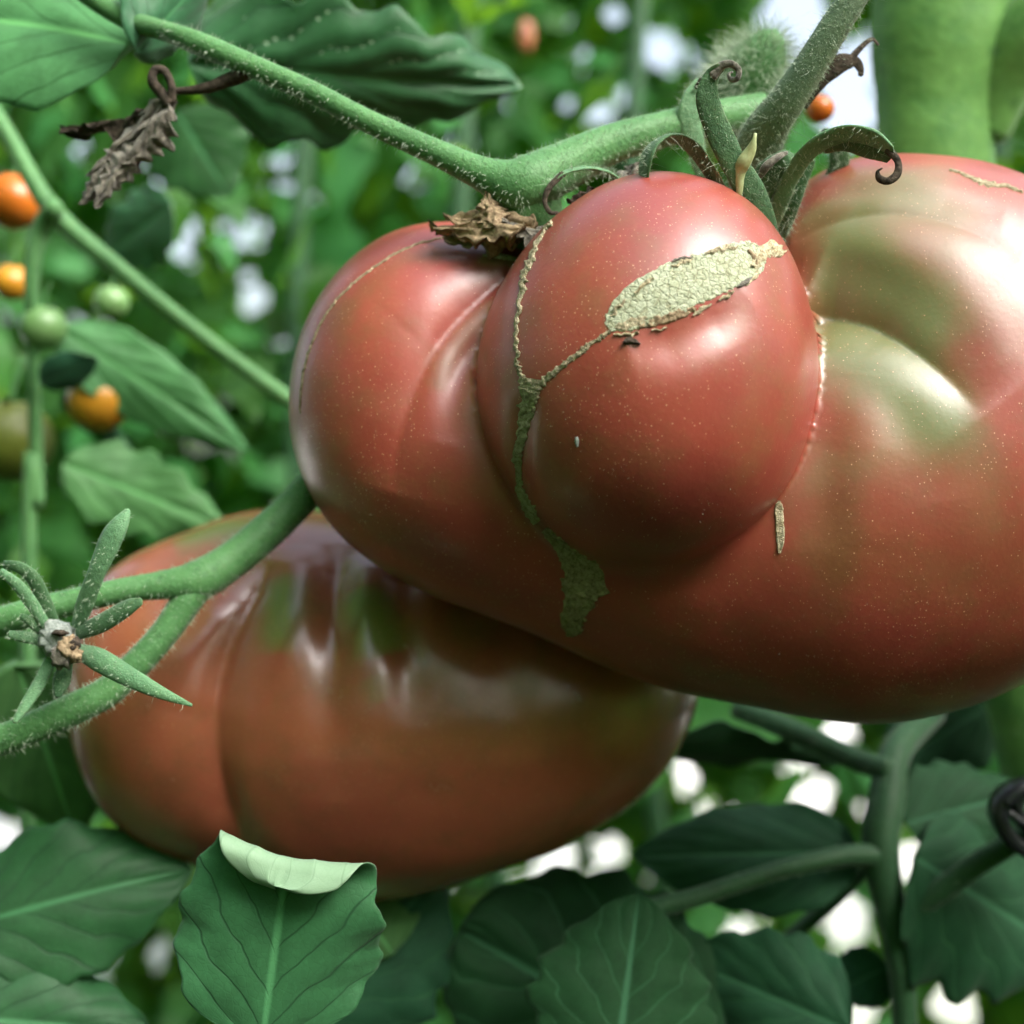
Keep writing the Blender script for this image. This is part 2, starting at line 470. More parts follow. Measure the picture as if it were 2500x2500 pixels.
def leaf(name, base, tip, width, mat, parent, normal=(0, -1, 0.3), bend=0.0, cup=0.1, lobes=0.08, nlobes=5, seed=0,
         nu=44, nvv=26, quilt=0.009, shape=0.62, wav=0.03, skew=0.0, two=True, nv=5.0, xf=None, fat=0.75, crumple=0.0):
    """base, tip: (x, y, depth); width: full width in pixels at the base's depth"""
    B, E = P(*base), P(*tip)
    L = (E - B).length
    u_ax = (E - B).normalized()
    nz = Vector(normal)
    nz = (nz - u_ax * nz.dot(u_ax)).normalized()
    v_ax = nz.cross(u_ax)
    Wd = width * S((base[2] + tip[2]) / 2) / 2
    verts, uvs, und = [], [], []
    r = random.Random(seed)
    ph = [r.uniform(0, 6.28) for _ in range(4)]
    thick = 0.00025
    sheets = (0, 1) if two else (0,)
    for sh in sheets:
        for i in range(nu + 1):
            u = i / nu
            for j in range(nvv + 1):
                v = -1 + 2 * j / nvv
                prof = max(0.0, math.sin(math.pi * min(1, u ** shape))) ** fat
                lob = 1 + lobes * (math.sin(u * nlobes * 6.283 + ph[0] + (0.8 if v > 0 else 0)) + 0.22 * math.sin(u * nlobes * 16 + ph[1] * (2 if v > 0 else 1)))
                hw = Wd * prof * lob
                x = u * L + abs(v) ** 1.6 * hw * 0.12
                y = v * hw + skew * L * u * (1 - u)
                av = abs(v)
                q = abs(math.sin(math.pi * (nv * (u - 0.85 * (av / 2) ** 0.8))))
                z = L * (quilt * (q ** 0.6) * min(1, av * 3) * (1 - av ** 4) - quilt * 0.8 * math.exp(-(av / 0.08) ** 2))
                z += bend * L * (u * (1 - u) * 4 * 0.5) - cup * hw * av ** 2 * 1.0
                z += wav * L * (math.sin(u * 7 + ph[2] + 2 * v) * av + 0.6 * math.sin(u * 15 + ph[3]) * av ** 3)
                if crumple:
                    pp = Vector((u * 4 + seed, v * 3, seed * 0.7))
                    z += crumple * L * noise.noise(pp)
                    y += crumple * L * 0.6 * noise.noise(pp + Vector((9, 2, 4)))
                    x += crumple * L * 0.5 * noise.noise(pp * 1.7 + Vector((3, 8, 1)))
                z += -thick * sh
                p = B + u_ax * x + v_ax * y + nz * z
                if xf: p = xf(p, u, v)
                verts.append(p); uvs.append((u, 0.5 + 0.5 * v)); und.append(float(sh))
    faces = []
    row = nvv + 1
    cnt = (nu + 1) * row
    for sh in sheets:
        o_ = sh * cnt
        for i in range(nu):
            for j in range(nvv):
                a = o_ + i * row + j
                f = (a, a + row, a + row + 1, a + 1)
                faces.append(f if sh == 0 else f[::-1])
    if two:
        rim = [i * row for i in range(nu + 1)], [i * row + nvv for i in range(nu + 1)]
        for k, lst in enumerate(rim):
            for a, b_ in zip(lst[:-1], lst[1:]):
                f = (a, b_, b_ + cnt, a + cnt)
                faces.append(f[::-1] if k == 0 else f)
    return mesh(name, verts, faces, mat, parent, uv=uvs, attrs={'under': und})

# ------------------------------------------------------------------ implicit fruit
def sd_ell(p, c, r, ang=0.0):
    q = p - c
    if ang:
        ca, sa = math.cos(ang), math.sin(ang)
        x = q[..., 0] * ca + q[..., 2] * sa
        z = -q[..., 0] * sa + q[..., 2] * ca
        q = np.stack([x, q[..., 1], z], -1)
    k0 = np.sqrt(((q / r) ** 2).sum(-1))
    k1 = np.sqrt(((q / (r * r)) ** 2).sum(-1)) + 1e-9
    return k0 * (k0 - 1.0) / k1

def smin(a, b, k):
    h = np.maximum(k - np.abs(a - b), 0) / k
    return np.minimum(a, b) - h * h * k * 0.25

def make_sdf(lobes):
    """lobe: (x, y, depth, rx, rz, ry_m, k_m, angle)"""
    L = []
    for x, y, d, rx, rz, ry, k, ang in lobes:
        L.append((np.array(P(x, y, d)), np.array([rx * S(d), ry, rz * S(d)]), k, math.radians(ang)))
    def f(p):
        out = None
        for c, r, k, ang in L:
            e = sd_ell(p, c, r, ang)
            out = e if out is None else smin(out, e, k)
        return out
    lo = np.min([c - r.max() * 1.08 for c, r, k, a in L], axis=0)
    hi = np.max([c + r.max() * 1.08 for c, r, k, a in L], axis=0)
    return f, lo, hi

def surface_nets(f, lo, hi, h):
    nx, ny, nz = [int(math.ceil((hi[i] - lo[i]) / h)) + 1 for i in range(3)]
    F = np.empty((nx, ny, nz), dtype=np.float32)
    ys = lo[1] + h * np.arange(ny); zs = lo[2] + h * np.arange(nz)
    Y, Z = np.meshgrid(ys, zs, indexing='ij')
    for i in range(nx):
        F[i] = f(np.stack([np.full_like(Y, lo[0] + h * i), Y, Z], -1))
    s = F < 0
    c = [s[dx:nx - 1 + dx, dy:ny - 1 + dy, dz:nz - 1 + dz] for dx in (0, 1) for dy in (0, 1) for dz in (0, 1)]
    anyc = np.logical_or.reduce(c); allc = np.logical_and.reduce(c)
    act = anyc & ~allc
    idx = -np.ones(act.shape, dtype=np.int64)
    cells = np.argwhere(act)
    idx[act] = np.arange(len(cells))
    acc = np.zeros((len(cells), 3)); cnt = np.zeros(len(cells))
    corners = [(dx, dy, dz) for dx in (0, 1) for dy in (0, 1) for dz in (0, 1)]
    for a in corners:
        for ax in range(3):
            if a[ax] == 1: continue
            b_ = list(a); b_[ax] = 1
            fa = F[cells[:, 0] + a[0], cells[:, 1] + a[1], cells[:, 2] + a[2]]
            fb = F[cells[:, 0] + b_[0], cells[:, 1] + b_[1], cells[:, 2] + b_[2]]
            m = (fa < 0) != (fb < 0)
            t = np.where(m, fa / (fa - fb + 1e-20), 0)
            pt = np.array(a, dtype=float)[None, :].repeat(len(cells), 0)
            pt[:, ax] = t
            acc[m] += pt[m]; cnt[m] += 1
    V = lo + h * (cells + acc / cnt[:, None])
    quads = []
    for ax in range(3):
        o1, o2 = [(1, 2), (2, 0), (0, 1)][ax]
        sl0 = [slice(None)] * 3; sl1 = [slice(None)] * 3
        sl0[ax] = slice(0, -1); sl1[ax] = slice(1, None)
        cr = s[tuple(sl0)] != s[tuple(sl1)]
        e = np.argwhere(cr)
        ok = (e[:, o1] > 0) & (e[:, o2] > 0) & (e[:, o1] < act.shape[o1]) & (e[:, o2] < act.shape[o2])
        e = e[ok]
        ins = s[tuple(sl0)][e[:, 0], e[:, 1], e[:, 2]]
        def cell(d1, d2):
            q = e.copy(); q[:, o1] -= d1; q[:, o2] -= d2
            return idx[q[:, 0], q[:, 1], q[:, 2]]
        q = np.stack([cell(0, 0), cell(1, 0), cell(1, 1), cell(0, 1)], 1)
        q[~ins] = q[~ins][:, ::-1]
        quads.append(q)
    return V, np.vstack(quads)

def project(f, V, it=3):
    e = 1e-5
    for _ in range(it):
        d = f(V)
        g = np.stack([f(V + np.eye(3)[i] * e) - f(V - np.eye(3)[i] * e) for i in range(3)], -1) / (2 * e)
        V = V - g * (d / ((g ** 2).sum(-1) + 1e-9))[:, None]
    return V

def gradn(f, V):
    e = 2e-5
    g = np.stack([f(V + np.eye(3)[i] * e) - f(V - np.eye(3)[i] * e) for i in range(3)], -1)
    return g / (np.linalg.norm(g, axis=1)[:, None] + 1e-12)

def march(f, x, y):
    o = np.array(P(0, 0, 0.0)); o = np.array([0, 0, CAMZ])
    t = np.array(P(x, y, 1.0)) - o; t /= np.linalg.norm(t)
    s_ = 0.15
    for _ in range(160):
        d = float(f((o + t * s_)[None])[0])
        s_ += max(d, 2e-5) * 0.8
        if d < 1e-5: break
    return o + t * s_ if s_ < 0.6 else None

def px_curve(f, pts, n=60):
    """pixels on the fruit -> points of its surface"""
    q = catmull(pts, n)
    out = [march(f, a[0], a[1]) for a in q]
    return np.array([o for o in out if o is not None])

def dist_curve(V, C):
    """distance of V to polyline C and parameter along it"""
    best = np.full(len(V), 1e9); par = np.zeros(len(V))
    lo, hi = C.min(0) - 0.02, C.max(0) + 0.02
    m = np.all((V > lo) & (V < hi), axis=1)
    W = V[m]
    bb = np.full(len(W), 1e9); pp = np.zeros(len(W))
    for i in range(len(C) - 1):
        a, d = C[i], C[i + 1] - C[i]
        t = np.clip(((W - a) @ d) / (d @ d + 1e-15), 0, 1)
        ds = np.linalg.norm(W - a - t[:, None] * d, axis=1)
        k = ds < bb
        bb[k] = ds[k]; pp[k] = ((i + t) / (len(C) - 1))[k]
    best[m] = bb; par[m] = pp
    return best, par

def fade(par, a=0.12, b=0.2):
    return np.clip(par / a, 0, 1) ** 0.7 * np.clip((1 - par) / b, 0, 1) ** 0.7

def build_fruit(name, lobes, h, grooves, greens, browns, mat, parent):
    """grooves: (pixel list, depth_m, width_m, sharp, fade_a, fade_b); negative depth raises a rib"""
    f, lo, hi = make_sdf(lobes)
    V, Q = surface_nets(f, lo, hi, h)
    V = project(f, V)
    nrm = gradn(f, V)
    disp = np.zeros(len(V))
    for pts, dep, wid, sharp, fa, fb in grooves:
        C = px_curve(f, pts)
        d, par = dist_curve(V, C)
        prof = np.exp(-d / wid) if sharp else np.exp(-(d / wid) ** 2)
        disp -= dep * prof * fade(par, fa, fb)
    gr = np.zeros(len(V))
    for pts, wid, st in greens:
        d, par = dist_curve(V, px_curve(f, pts, 30))
        gr += st * np.exp(-(d / wid) ** 2) * fade(par, 0.25, 0.25) ** 0.5
    br = np.zeros(len(V))
    for pts, wid, st in browns:
        d, par = dist_curve(V, px_curve(f, pts, 30))
        br += st * np.exp(-(d / wid) ** 2)
    low = np.array([N(v, 45, 3) for v in V]) * 0.0006 + np.array([N(v, 120, 5) for v in V]) * 0.00012
    V = V + nrm * (disp + low)[:, None]
    o = mesh(name, V, Q, mat, parent, attrs={'green': np.clip(gr * 1.2, 0, 1.2), 'brown': np.clip(br, 0, 1.2)})
    bv = BVHTree.FromPolygons([Vector(v) for v in V], [tuple(int(i) for i in q) for q in Q])
    return o, f, bv

def hit(bv, x, y):
    o = Vector((0, 0, CAMZ))
    d = (P(x, y, 1.0) - o).normalized()
    loc, nr, i, t = bv.ray_cast(o, d)
    if loc is not None and nr.dot(d) > 0: nr = -nr
    return loc, nr

def scar(name, bv, pts, mat, parent, nacross=7, lift=0.0005, jag=0.25, step=3.0, rimlift=0.0, rough=0.0002, seed=0):
    """a corky strip on the fruit: pts (x, y, half_width_px); ragged edges, uneven crust"""
    p = np.array(pts, dtype=float)
    ln = np.sum(np.linalg.norm(np.diff(p[:, :2], axis=0), axis=1))
    n = max(8, int(ln / step))
    q = catmull(pts, n)
    tan = frames(q[:, :2])
    rows = []
    n1 = lambda t, k: noise.noise(Vector((t, seed * 3.3 + k, 0.5)))
    for i in range(n):
        nx, ny = -tan[i][1], tan[i][0]
        w_ = max(q[i][2], 1.0)
        ti = i * step
        def ragged(k):
            a = n1(ti / 34, k) * 0.5 + n1(ti / 13, k + 5) * 0.5 + max(0, n1(ti / 7, k + 9)) * 0.9
            return w_ * (1 + jag * 0.8 * a) + jag * 16 * max(0, n1(ti / 6, k + 13)) * min(1, w_ / 8)
        jl, jr = ragged(1), ragged(31)
        cx, cy = q[i][0] + nx * n1(ti / 9, 50) * jag * 7, q[i][1] + ny * n1(ti / 9, 50) * jag * 7
        row = []
        for k in range(nacross):
            v = -1 + 2 * k / (nacross - 1)
            ww = jl if v < 0 else jr
            loc, nr = hit(bv, cx + nx * v * ww, cy + ny * v * ww)
            if loc is None:
                row = None; break
            prof = max(0.0, 1 - abs(v) ** 4)
            cr = N(loc, 1500, seed) + 0.6 * N(loc, 3400, seed + 2)
            l_ = lift * (0.25 + 0.75 * prof) + rough * cr * (0.3 + prof)
            l_ += rimlift * math.exp(-((abs(v) - 0.85) / 0.12) ** 2) * max(0.0, 0.5 + 1.2 * N(loc, 900, seed + 4))
            row.append(loc + nr * (max(l_, 0.00006) if abs(v) < 0.999 else -0.00025))
        if row is not None: rows.append(row)
    verts = [v for row in rows for v in row]
    faces = []
    for i in range(len(rows) - 1):
        if (rows[i][nacross // 2] - rows[i + 1][nacross // 2]).length > 0.004: continue
        for k in range(nacross - 1):
            a = i * nacross + k
            faces.append((a, a + nacross, a + nacross + 1, a + 1))
    return mesh(name, verts, faces, mat, parent, smooth=True)

# ================================================================== setting
def ground():
    mesh('ground', [(-60, -60, 0), (60, -60, 0), (60, 200, 0), (-60, 200, 0)], [(0, 1, 2, 3)], M['soil'], smooth=False)['kind'] = 'structure'
    p = mesh('path', [(-30, 2.3, 0.004), (30, 2.3, 0.004), (30, 9, 0.004), (-30, 9, 0.004)], [(0, 1, 2, 3)], M['path'], smooth=False)
    p['kind'] = 'structure'
ground()

# ================================================================== the two big tomatoes
def upper_tomato():
    root = empty('tomato', P(1700, 1000, 0.30), 'large lumpy red tomato with a bulging middle lobe and tan cork scars, hanging in front', 'tomato')
    lobes = [
        # x, y, depth, rx, rz, ry(m), k(m), angle
        (2075, 1262, .297, 505, 492, .039, .004, 0),
        (2265, 805, .302, 380, 395, .035, .034, 0),
        (2080, 640, .305, 180, 180, .028, .02, 0),
        (2520, 1120, .307, 350, 410, .034, .04, 0),
        (1640, 1330, .301, 330, 325, .030, .02, 0),
        (1028, 958, .303, 308, 345, .030, .004, -12),
        (1210, 1180, .301, 390, 310, .031, .02, -24),
        (1205, 890, .298, 175, 340, .0232, .0055, -24),
        (1120, 810, .309, 235, 215, .026, .02, 0),
        (1700, 1080, .318, 640, 430, .028, .01, 0),
    ]
    cen = [(1573, 968, .274, 405, 420, .0345, .01, 0), (1610, 712, .279, 230, 230, .025, .026, 0)]
    f0, lo0, hi0 = make_sdf(lobes)
    fc, lo1, hi1 = make_sdf(cen)
    zt, zb = P(0, 1210, .265)[2], P(0, 1440, .265)[2]
    def f(p):
        t = np.clip((zt - p[..., 2]) / (zt - zb), 0, 1)
        return smin(f0(p), fc(p), 0.0009 + 0.005 * t * t * (3 - 2 * t))
    h = 0.0008
    V, Q = surface_nets(f, np.minimum(lo0, lo1), np.maximum(hi0, hi1), h)
    V = project(f, V)
    nrm = gradn(f, V)
    isC = (fc(V) < f0(V)).astype(float)
    disp = np.zeros(len(V))
    # (pixels, depth, width, sharp, fade a, fade b, on central lobe?)
    G = [
        ([(1960, 745), (2060, 757), (2150, 785), (2240, 845), (2330, 925), (2400, 1010)], 0.0030, 0.0036, 1, .05, .6, 0),
        ([(1960, 745), (2060, 757), (2150, 785), (2240, 845), (2330, 925), (2400, 1010)], 0.0026, 0.0080, 0, .1, .6, 0),
        ([(1960, 655), (2060, 645), (2180, 685), (2300, 770), (2430, 890)], 0.0009, 0.0045, 0, .3, .5, 0),
        ([(2000, 895), (2100, 930), (2190, 1010), (2245, 1110), (2275, 1230)], 0.0008, 0.0050, 0, .3, .6, 0),
        ([(1930, 590), (2010, 540), (2120, 510), (2260, 520), (2400, 570), (2490, 640)], 0.0011, 0.0034, 1, .35, .5, 0),
        ([(1930, 590), (2010, 540), (2120, 510), (2260, 520), (2400, 570), (2490, 640)], 0.0010, 0.0065, 0, .35, .5, 0),
        ([(2000, 470), (2150, 450), (2300, 480), (2450, 530)], 0.0008, 0.0040, 0, .2, .3, 0),
        ([(2140, 900), (2120, 1060), (2100, 1200), (2090, 1340)], -0.0008, 0.0060, 0, .4, .6, 0),
        ([(2040, 900), (2020, 1060), (2010, 1200), (2015, 1340)], 0.0007, 0.0050, 0, .4, .6, 0),
        ([(1300, 610), (1200, 690), (1110, 780), (1045, 870), (1000, 970), (965, 1090), (955, 1200)], 0.0034, 0.0060, 1, .05, .6, 0),
        ([(1250, 770), (1160, 850), (1110, 950), (1085, 1080)], 0.0022, 0.0034, 0, .1, .6, 0),
        ([(1280, 610), (1180, 630), (1080, 690), (980, 790)], -0.0008, 0.006, 0, .2, .4, 0),
        ([(1540, 860), (1640, 830), (1740, 785), (1830, 735)], 0.0013, 0.0045, 0, .3, .3, 1),
        ([(1285, 960), (1272, 1060), (1268, 1150), (1285, 1240)], 0.0010, 0.0030, 0, .2, .2, 1),
    ]
    for pts, dep, wid, sharp, fa, fb, on in G:
        C = px_curve(f0 if on == 0 else fc, pts)
        d, par = dist_curve(V, C)
        prof = np.exp(-d / wid) if sharp else np.exp(-(d / wid) ** 2)
        disp -= dep * prof * fade(par, fa, fb) * (isC if on else 1 - isC)
    gr = np.zeros(len(V)); br = np.zeros(len(V))
    for pts, wid, st in [
        ([(2060, 640), (2150, 680), (2260, 750)], 0.0075, .8), ([(2040, 690), (2150, 730)], 0.007, .3),
        ([(2030, 800), (2120, 830), (2220, 900), (2290, 980)], 0.0070, .75),
        ([(2080, 880), (2150, 970), (2180, 1080)], 0.0110, .42),
        ([(2330, 1040), (2380, 1150), (2410, 1270)], 0.0070, .28),
        ([(1990, 530), (2120, 485), (2250, 480), (2350, 510)], 0.0065, .6),
        ([(2080, 570), (2220, 565), (2320, 600)], 0.006, .35),
        ([(2100, 420), (2300, 415)], 0.006, .4),
        ([(2000, 1150), (2000, 1300), (2010, 1420)], 0.0065, .22),
        ([(2420, 700), (2500, 800)], 0.008, .3),
        ([(1330, 600), (1240, 625), (1180, 630)], 0.0015, .5),
    ]:
        d, par = dist_curve(V, px_curve(f0, pts, 30))
        gr += st * np.exp(-(d / wid) ** 2) * (1 - isC)
    for pts, wid, st in [
        ([(1960, 640), (1930, 720), (1960, 820)], 0.006, .6), ([(1950, 560), (2050, 500)], 0.004, .4),
        ([(1200, 740), (1120, 820), (1070, 930)], 0.003, .7), ([(1100, 590), (950, 660), (850, 760)], 0.004, .5),
        ([(2030, 1230), (2040, 1400)], 0.004, .4), ([(2120, 1350), (2300, 1420), (2450, 1400)], 0.014, .55), ([(2400, 500), (2480, 640)], 0.012, .5), ([(1260, 1130), (1220, 1200)], 0.004, .5),
    ]:
        d, par = dist_curve(V, px_curve(f0, pts, 30))
        br += st * np.exp(-(d / wid) ** 2) * (1 - isC)
    low = np.array([N(v, 38, 3) for v in V]) * 0.0008 + np.array([N(v, 110, 5) for v in V]) * 0.00014
    V = V + nrm * (disp + low)[:, None]
    body = mesh('fruit_body', V, Q, M['tomato'], root, attrs={'green': np.clip(gr * 1.2, 0, 1.2), 'brown': np.clip(br, 0, 1.2)})
    bv = BVHTree.FromPolygons([Vector(v) for v in V], [tuple(int(i) for i in q) for q in Q])
    # cork scars
    SC = lambda pts, m, **k: scar('cork_scar', bv, pts, M[m], root, **k)
    SC([(1348, 540, 3), (1330, 565, 4), (1305, 610, 6), (1290, 650, 8), (1275, 700, 7), (1266, 760, 4), (1262, 820, 4), (1262, 870, 5), (1270, 905, 6), (1280, 940, 10)], 'cork', nacross=7, lift=.0003, jag=.85, seed=1)
    SC([(1298, 924, 26), (1294, 950, 26), (1290, 975, 20), (1284, 1010, 17), (1274, 1060, 13), (1266, 1110, 9), (1266, 1160, 7), (1272, 1200, 8), (1288, 1240, 11), (1312, 1275, 10)], 'cork', nacross=13, lift=.0003, jag=.6, seed=2, rimlift=.0003, rough=.00025)
    SC([(1300, 945, 10), (1325, 932, 9), (1350, 912, 6), (1390, 880, 6), (1430, 850, 7), (1465, 825, 5), (1490, 810, 6)], 'cork', nacross=7, lift=.0003, jag=.85, seed=3)
    SC([(1485, 800, 12), (1510, 780, 36), (1550, 752, 56), (1610, 720, 62), (1680, 690, 62), (1750, 662, 58), (1810, 640, 52), (1845, 628, 38), (1862, 622, 20)], 'cork_pale', nacross=41, lift=.00010, jag=.22, rimlift=.00022, rough=.00007, seed=4)['label'] = 'broad pale green healed scar'
    SC([(1838, 655, 8), (1852, 628, 16), (1875, 612, 16), (1895, 614, 14), (1908, 625, 9)], 'cork_white', nacross=11, lift=.0004, jag=.9, rough=.0005, seed=5)
    RM = lambda pts, m, **k: scar('scar_rim', bv, pts, M[m], root, **k)
    for j, seg_ in enumerate([[(1493, 775), (1510, 752), (1528, 733)], [(1548, 716), (1575, 694), (1596, 681)], [(1640, 655), (1672, 641), (1690, 636)], [(1720, 622), (1752, 612), (1776, 607), (1800, 602)],
                              [(1500, 816), (1530, 818), (1560, 814)], [(1590, 808), (1628, 800)], [(1690, 770), (1712, 758), (1735, 741)], [(1752, 733), (1775, 722), (1790, 712)], [(1822, 700), (1838, 680), (1848, 664)]]):
        w_ = [2, 5, 2] if len(seg_) == 3 else [2] + [5] * (len(seg_) - 2) + [2]
        RM([(x, y, q) for (x, y), q in zip(seg_, w_)], 'cork_white' if j % 3 else 'cork', nacross=7, lift=.0004, jag=.9, rough=.0003, seed=60 + j)
    RM([(1560, 800, 3), (1620, 780, 12), (1670, 762, 11), (1700, 755, 3)], 'dry', nacross=9, lift=.0003, jag=.6, rough=.0003, seed=8)
    RM([(1500, 800, 3), (1530, 795, 14), (1560, 785, 10), (1580, 775, 3)], 'cork', nacross=9, lift=.00025, jag=.6, rough=.0002, seed=28)
    RM([(1640, 638, 2), (1662, 634, 5), (1690, 632, 2)], 'dry_grey', nacross=7, lift=.0005, jag=.4, rough=.0002, seed=16)
    RM([(1800, 702, 2), (1818, 690, 7), (1834, 678, 2)], 'dry_grey', nacross=7, lift=.0006, jag=.3, rough=.0002, seed=17)
    RM([(1824, 612, 2), (1838, 628, 4), (1846, 648, 2)], 'dry', nacross=7, lift=.0006, jag=.3, rough=.0002, seed=18)
    SC([(1330, 1292, 8), (1362, 1325, 14), (1390, 1360, 24), (1412, 1390, 40), (1428, 1420, 56), (1415, 1455, 40), (1404, 1500, 32), (1400, 1530, 26), (1408, 1550, 12)], 'cork_green', nacross=19, lift=.00025, jag=.5, rimlift=.0003, rough=.00022, seed=9)
    SC([(1902, 1222, 3), (1902, 1240, 11), (1904, 1280, 12), (1905, 1320, 11), (1904, 1350, 3)], 'cork_white', nacross=9, lift=.0002, jag=.10, rimlift=.0006, rough=.0001, seed=10)
    SC([(2318, 412, 2), (2360, 428, 3), (2400, 445, 7), (2430, 452, 5), (2480, 462, 3), (2498, 470, 2)], 'cork', nacross=7, lift=.0003, jag=.7, seed=11)
    SC([(1080, 580, 2), (1000, 603, 3), (920, 648, 3), (850, 703, 3), (795, 770, 3), (757, 850, 3), (737, 930, 3), (732, 1010, 2)], 'cork_green', nacross=5, lift=.0002, jag=.3, rough=.0001, seed=12)
    SC([(1178, 624, 2), (1210, 624, 7), (1240, 628, 8), (1262, 632, 5)], 'cork_pale', nacross=7, lift=.0003, jag=.2, rough=.0001, seed=13)
    SC([(1408, 1066, 3), (1409, 1078, 6), (1411, 1090, 2)], 'fuzz', nacross=5, lift=.0004, jag=.2, seed=14)
    SC([(1522, 838, 3), (1535, 832, 8), (1550, 833, 6), (1562, 842, 2)], 'dry_dark', nacross=7, lift=.0008, jag=.5, seed=15)
    # fine glandular hairs that catch the light
    hairs('fine_hair', body, 4200, 0.0002, 0.0005, 0.00002, root, droop=0.1, seed=3, filt=lambda p, n: n.y < 0.15)
    return root, body, bv, f

TOM, TBODY, TBV, TF = upper_tomato()

def lower_tomato():
    lobes = [
        (430, 1705, 0.347, 250, 366, 0.034, 0.003, 8),
        (960, 1735, 0.351, 480, 392, 0.040, 0.0035, 0),
        (1345, 1690, 0.351, 368, 300, 0.036, 0.03, 20),
        (640, 1500, 0.361, 300, 232, 0.036, 0.008, 0),
        (800, 1735, 0.351, 330, 380, 0.038, 0.03, 0),
    ]
    G = [
        ([(660, 1370), (600, 1480), (550, 1600), (525, 1720), (525, 1850), (550, 1970), (590, 2070)], 0.0030, 0.0035, 1, .1, .15),
        ([(830, 1330), (812, 1480), (805, 1640), (806, 1800), (815, 1960)], 0.0019, 0.0042, 0, .1, .8),
        ([(735, 1330), (705, 1480), (690, 1640), (690, 1820)], -0.0008, 0.0055, 0, .1, .7),
        ([(905, 1350), (905, 1480), (915, 1640), (930, 1800)], -0.0011, 0.0050, 0, .1, .8),
        ([(985, 1380), (985, 1500), (995, 1640), (1010, 1780)], 0.0016, 0.0040, 0, .1, .8),
        ([(1060, 1430), (1080, 1540), (1100, 1660), (1115, 1800)], -0.0007, 0.005, 0, .1, .7),
        ([(1190, 1500), (1225, 1600), (1250, 1720), (1265, 1860)], 0.0012, 0.006, 0, .1, .8),
        ([(560, 1450), (490, 1590), (455, 1740)], -0.0014, 0.006, 0, .2, .6),
    ]
    greens = [([(690, 1400), (690, 1500), (680, 1600)], 0.006, .8), ([(880, 1430), (920, 1520), (950, 1600)], 0.0065, .9),
              ([(900, 1650), (930, 1720)], 0.004, .4), ([(420, 1330), (540, 1290), (640, 1290)], 0.008, .8),
              ([(1080, 1500), (1200, 1560)], 0.007, .3)]
    browns = [([(1150, 1500), (1350, 1600), (1500, 1700)], 0.012, .35), ([(500, 1850), (420, 1900)], 0.008, .4)]
    o, f, bv = build_fruit('tomato', lobes, 0.001, G, greens, browns, M['tomato2'], None)
    # hand the mesh an origin of its own
    c = P(950, 1720, 0.345)
    o.data.transform(Matrix.Translation(-c)); o.location = c
    tag(o, 'brownish red ribbed tomato with green shoulder streaks, hanging behind a forked stalk', 'tomato')
    return o, bv
LOW, LBV = lower_tomato()

# ================================================================== plant that carries them
PLANT = empty('tomato_plant', Vector((P(2560, 1700, 0.37).x, 0.37, 0)), 'big tomato plant with a thick pale green stem and hairy fruit stalks', 'tomato plant')

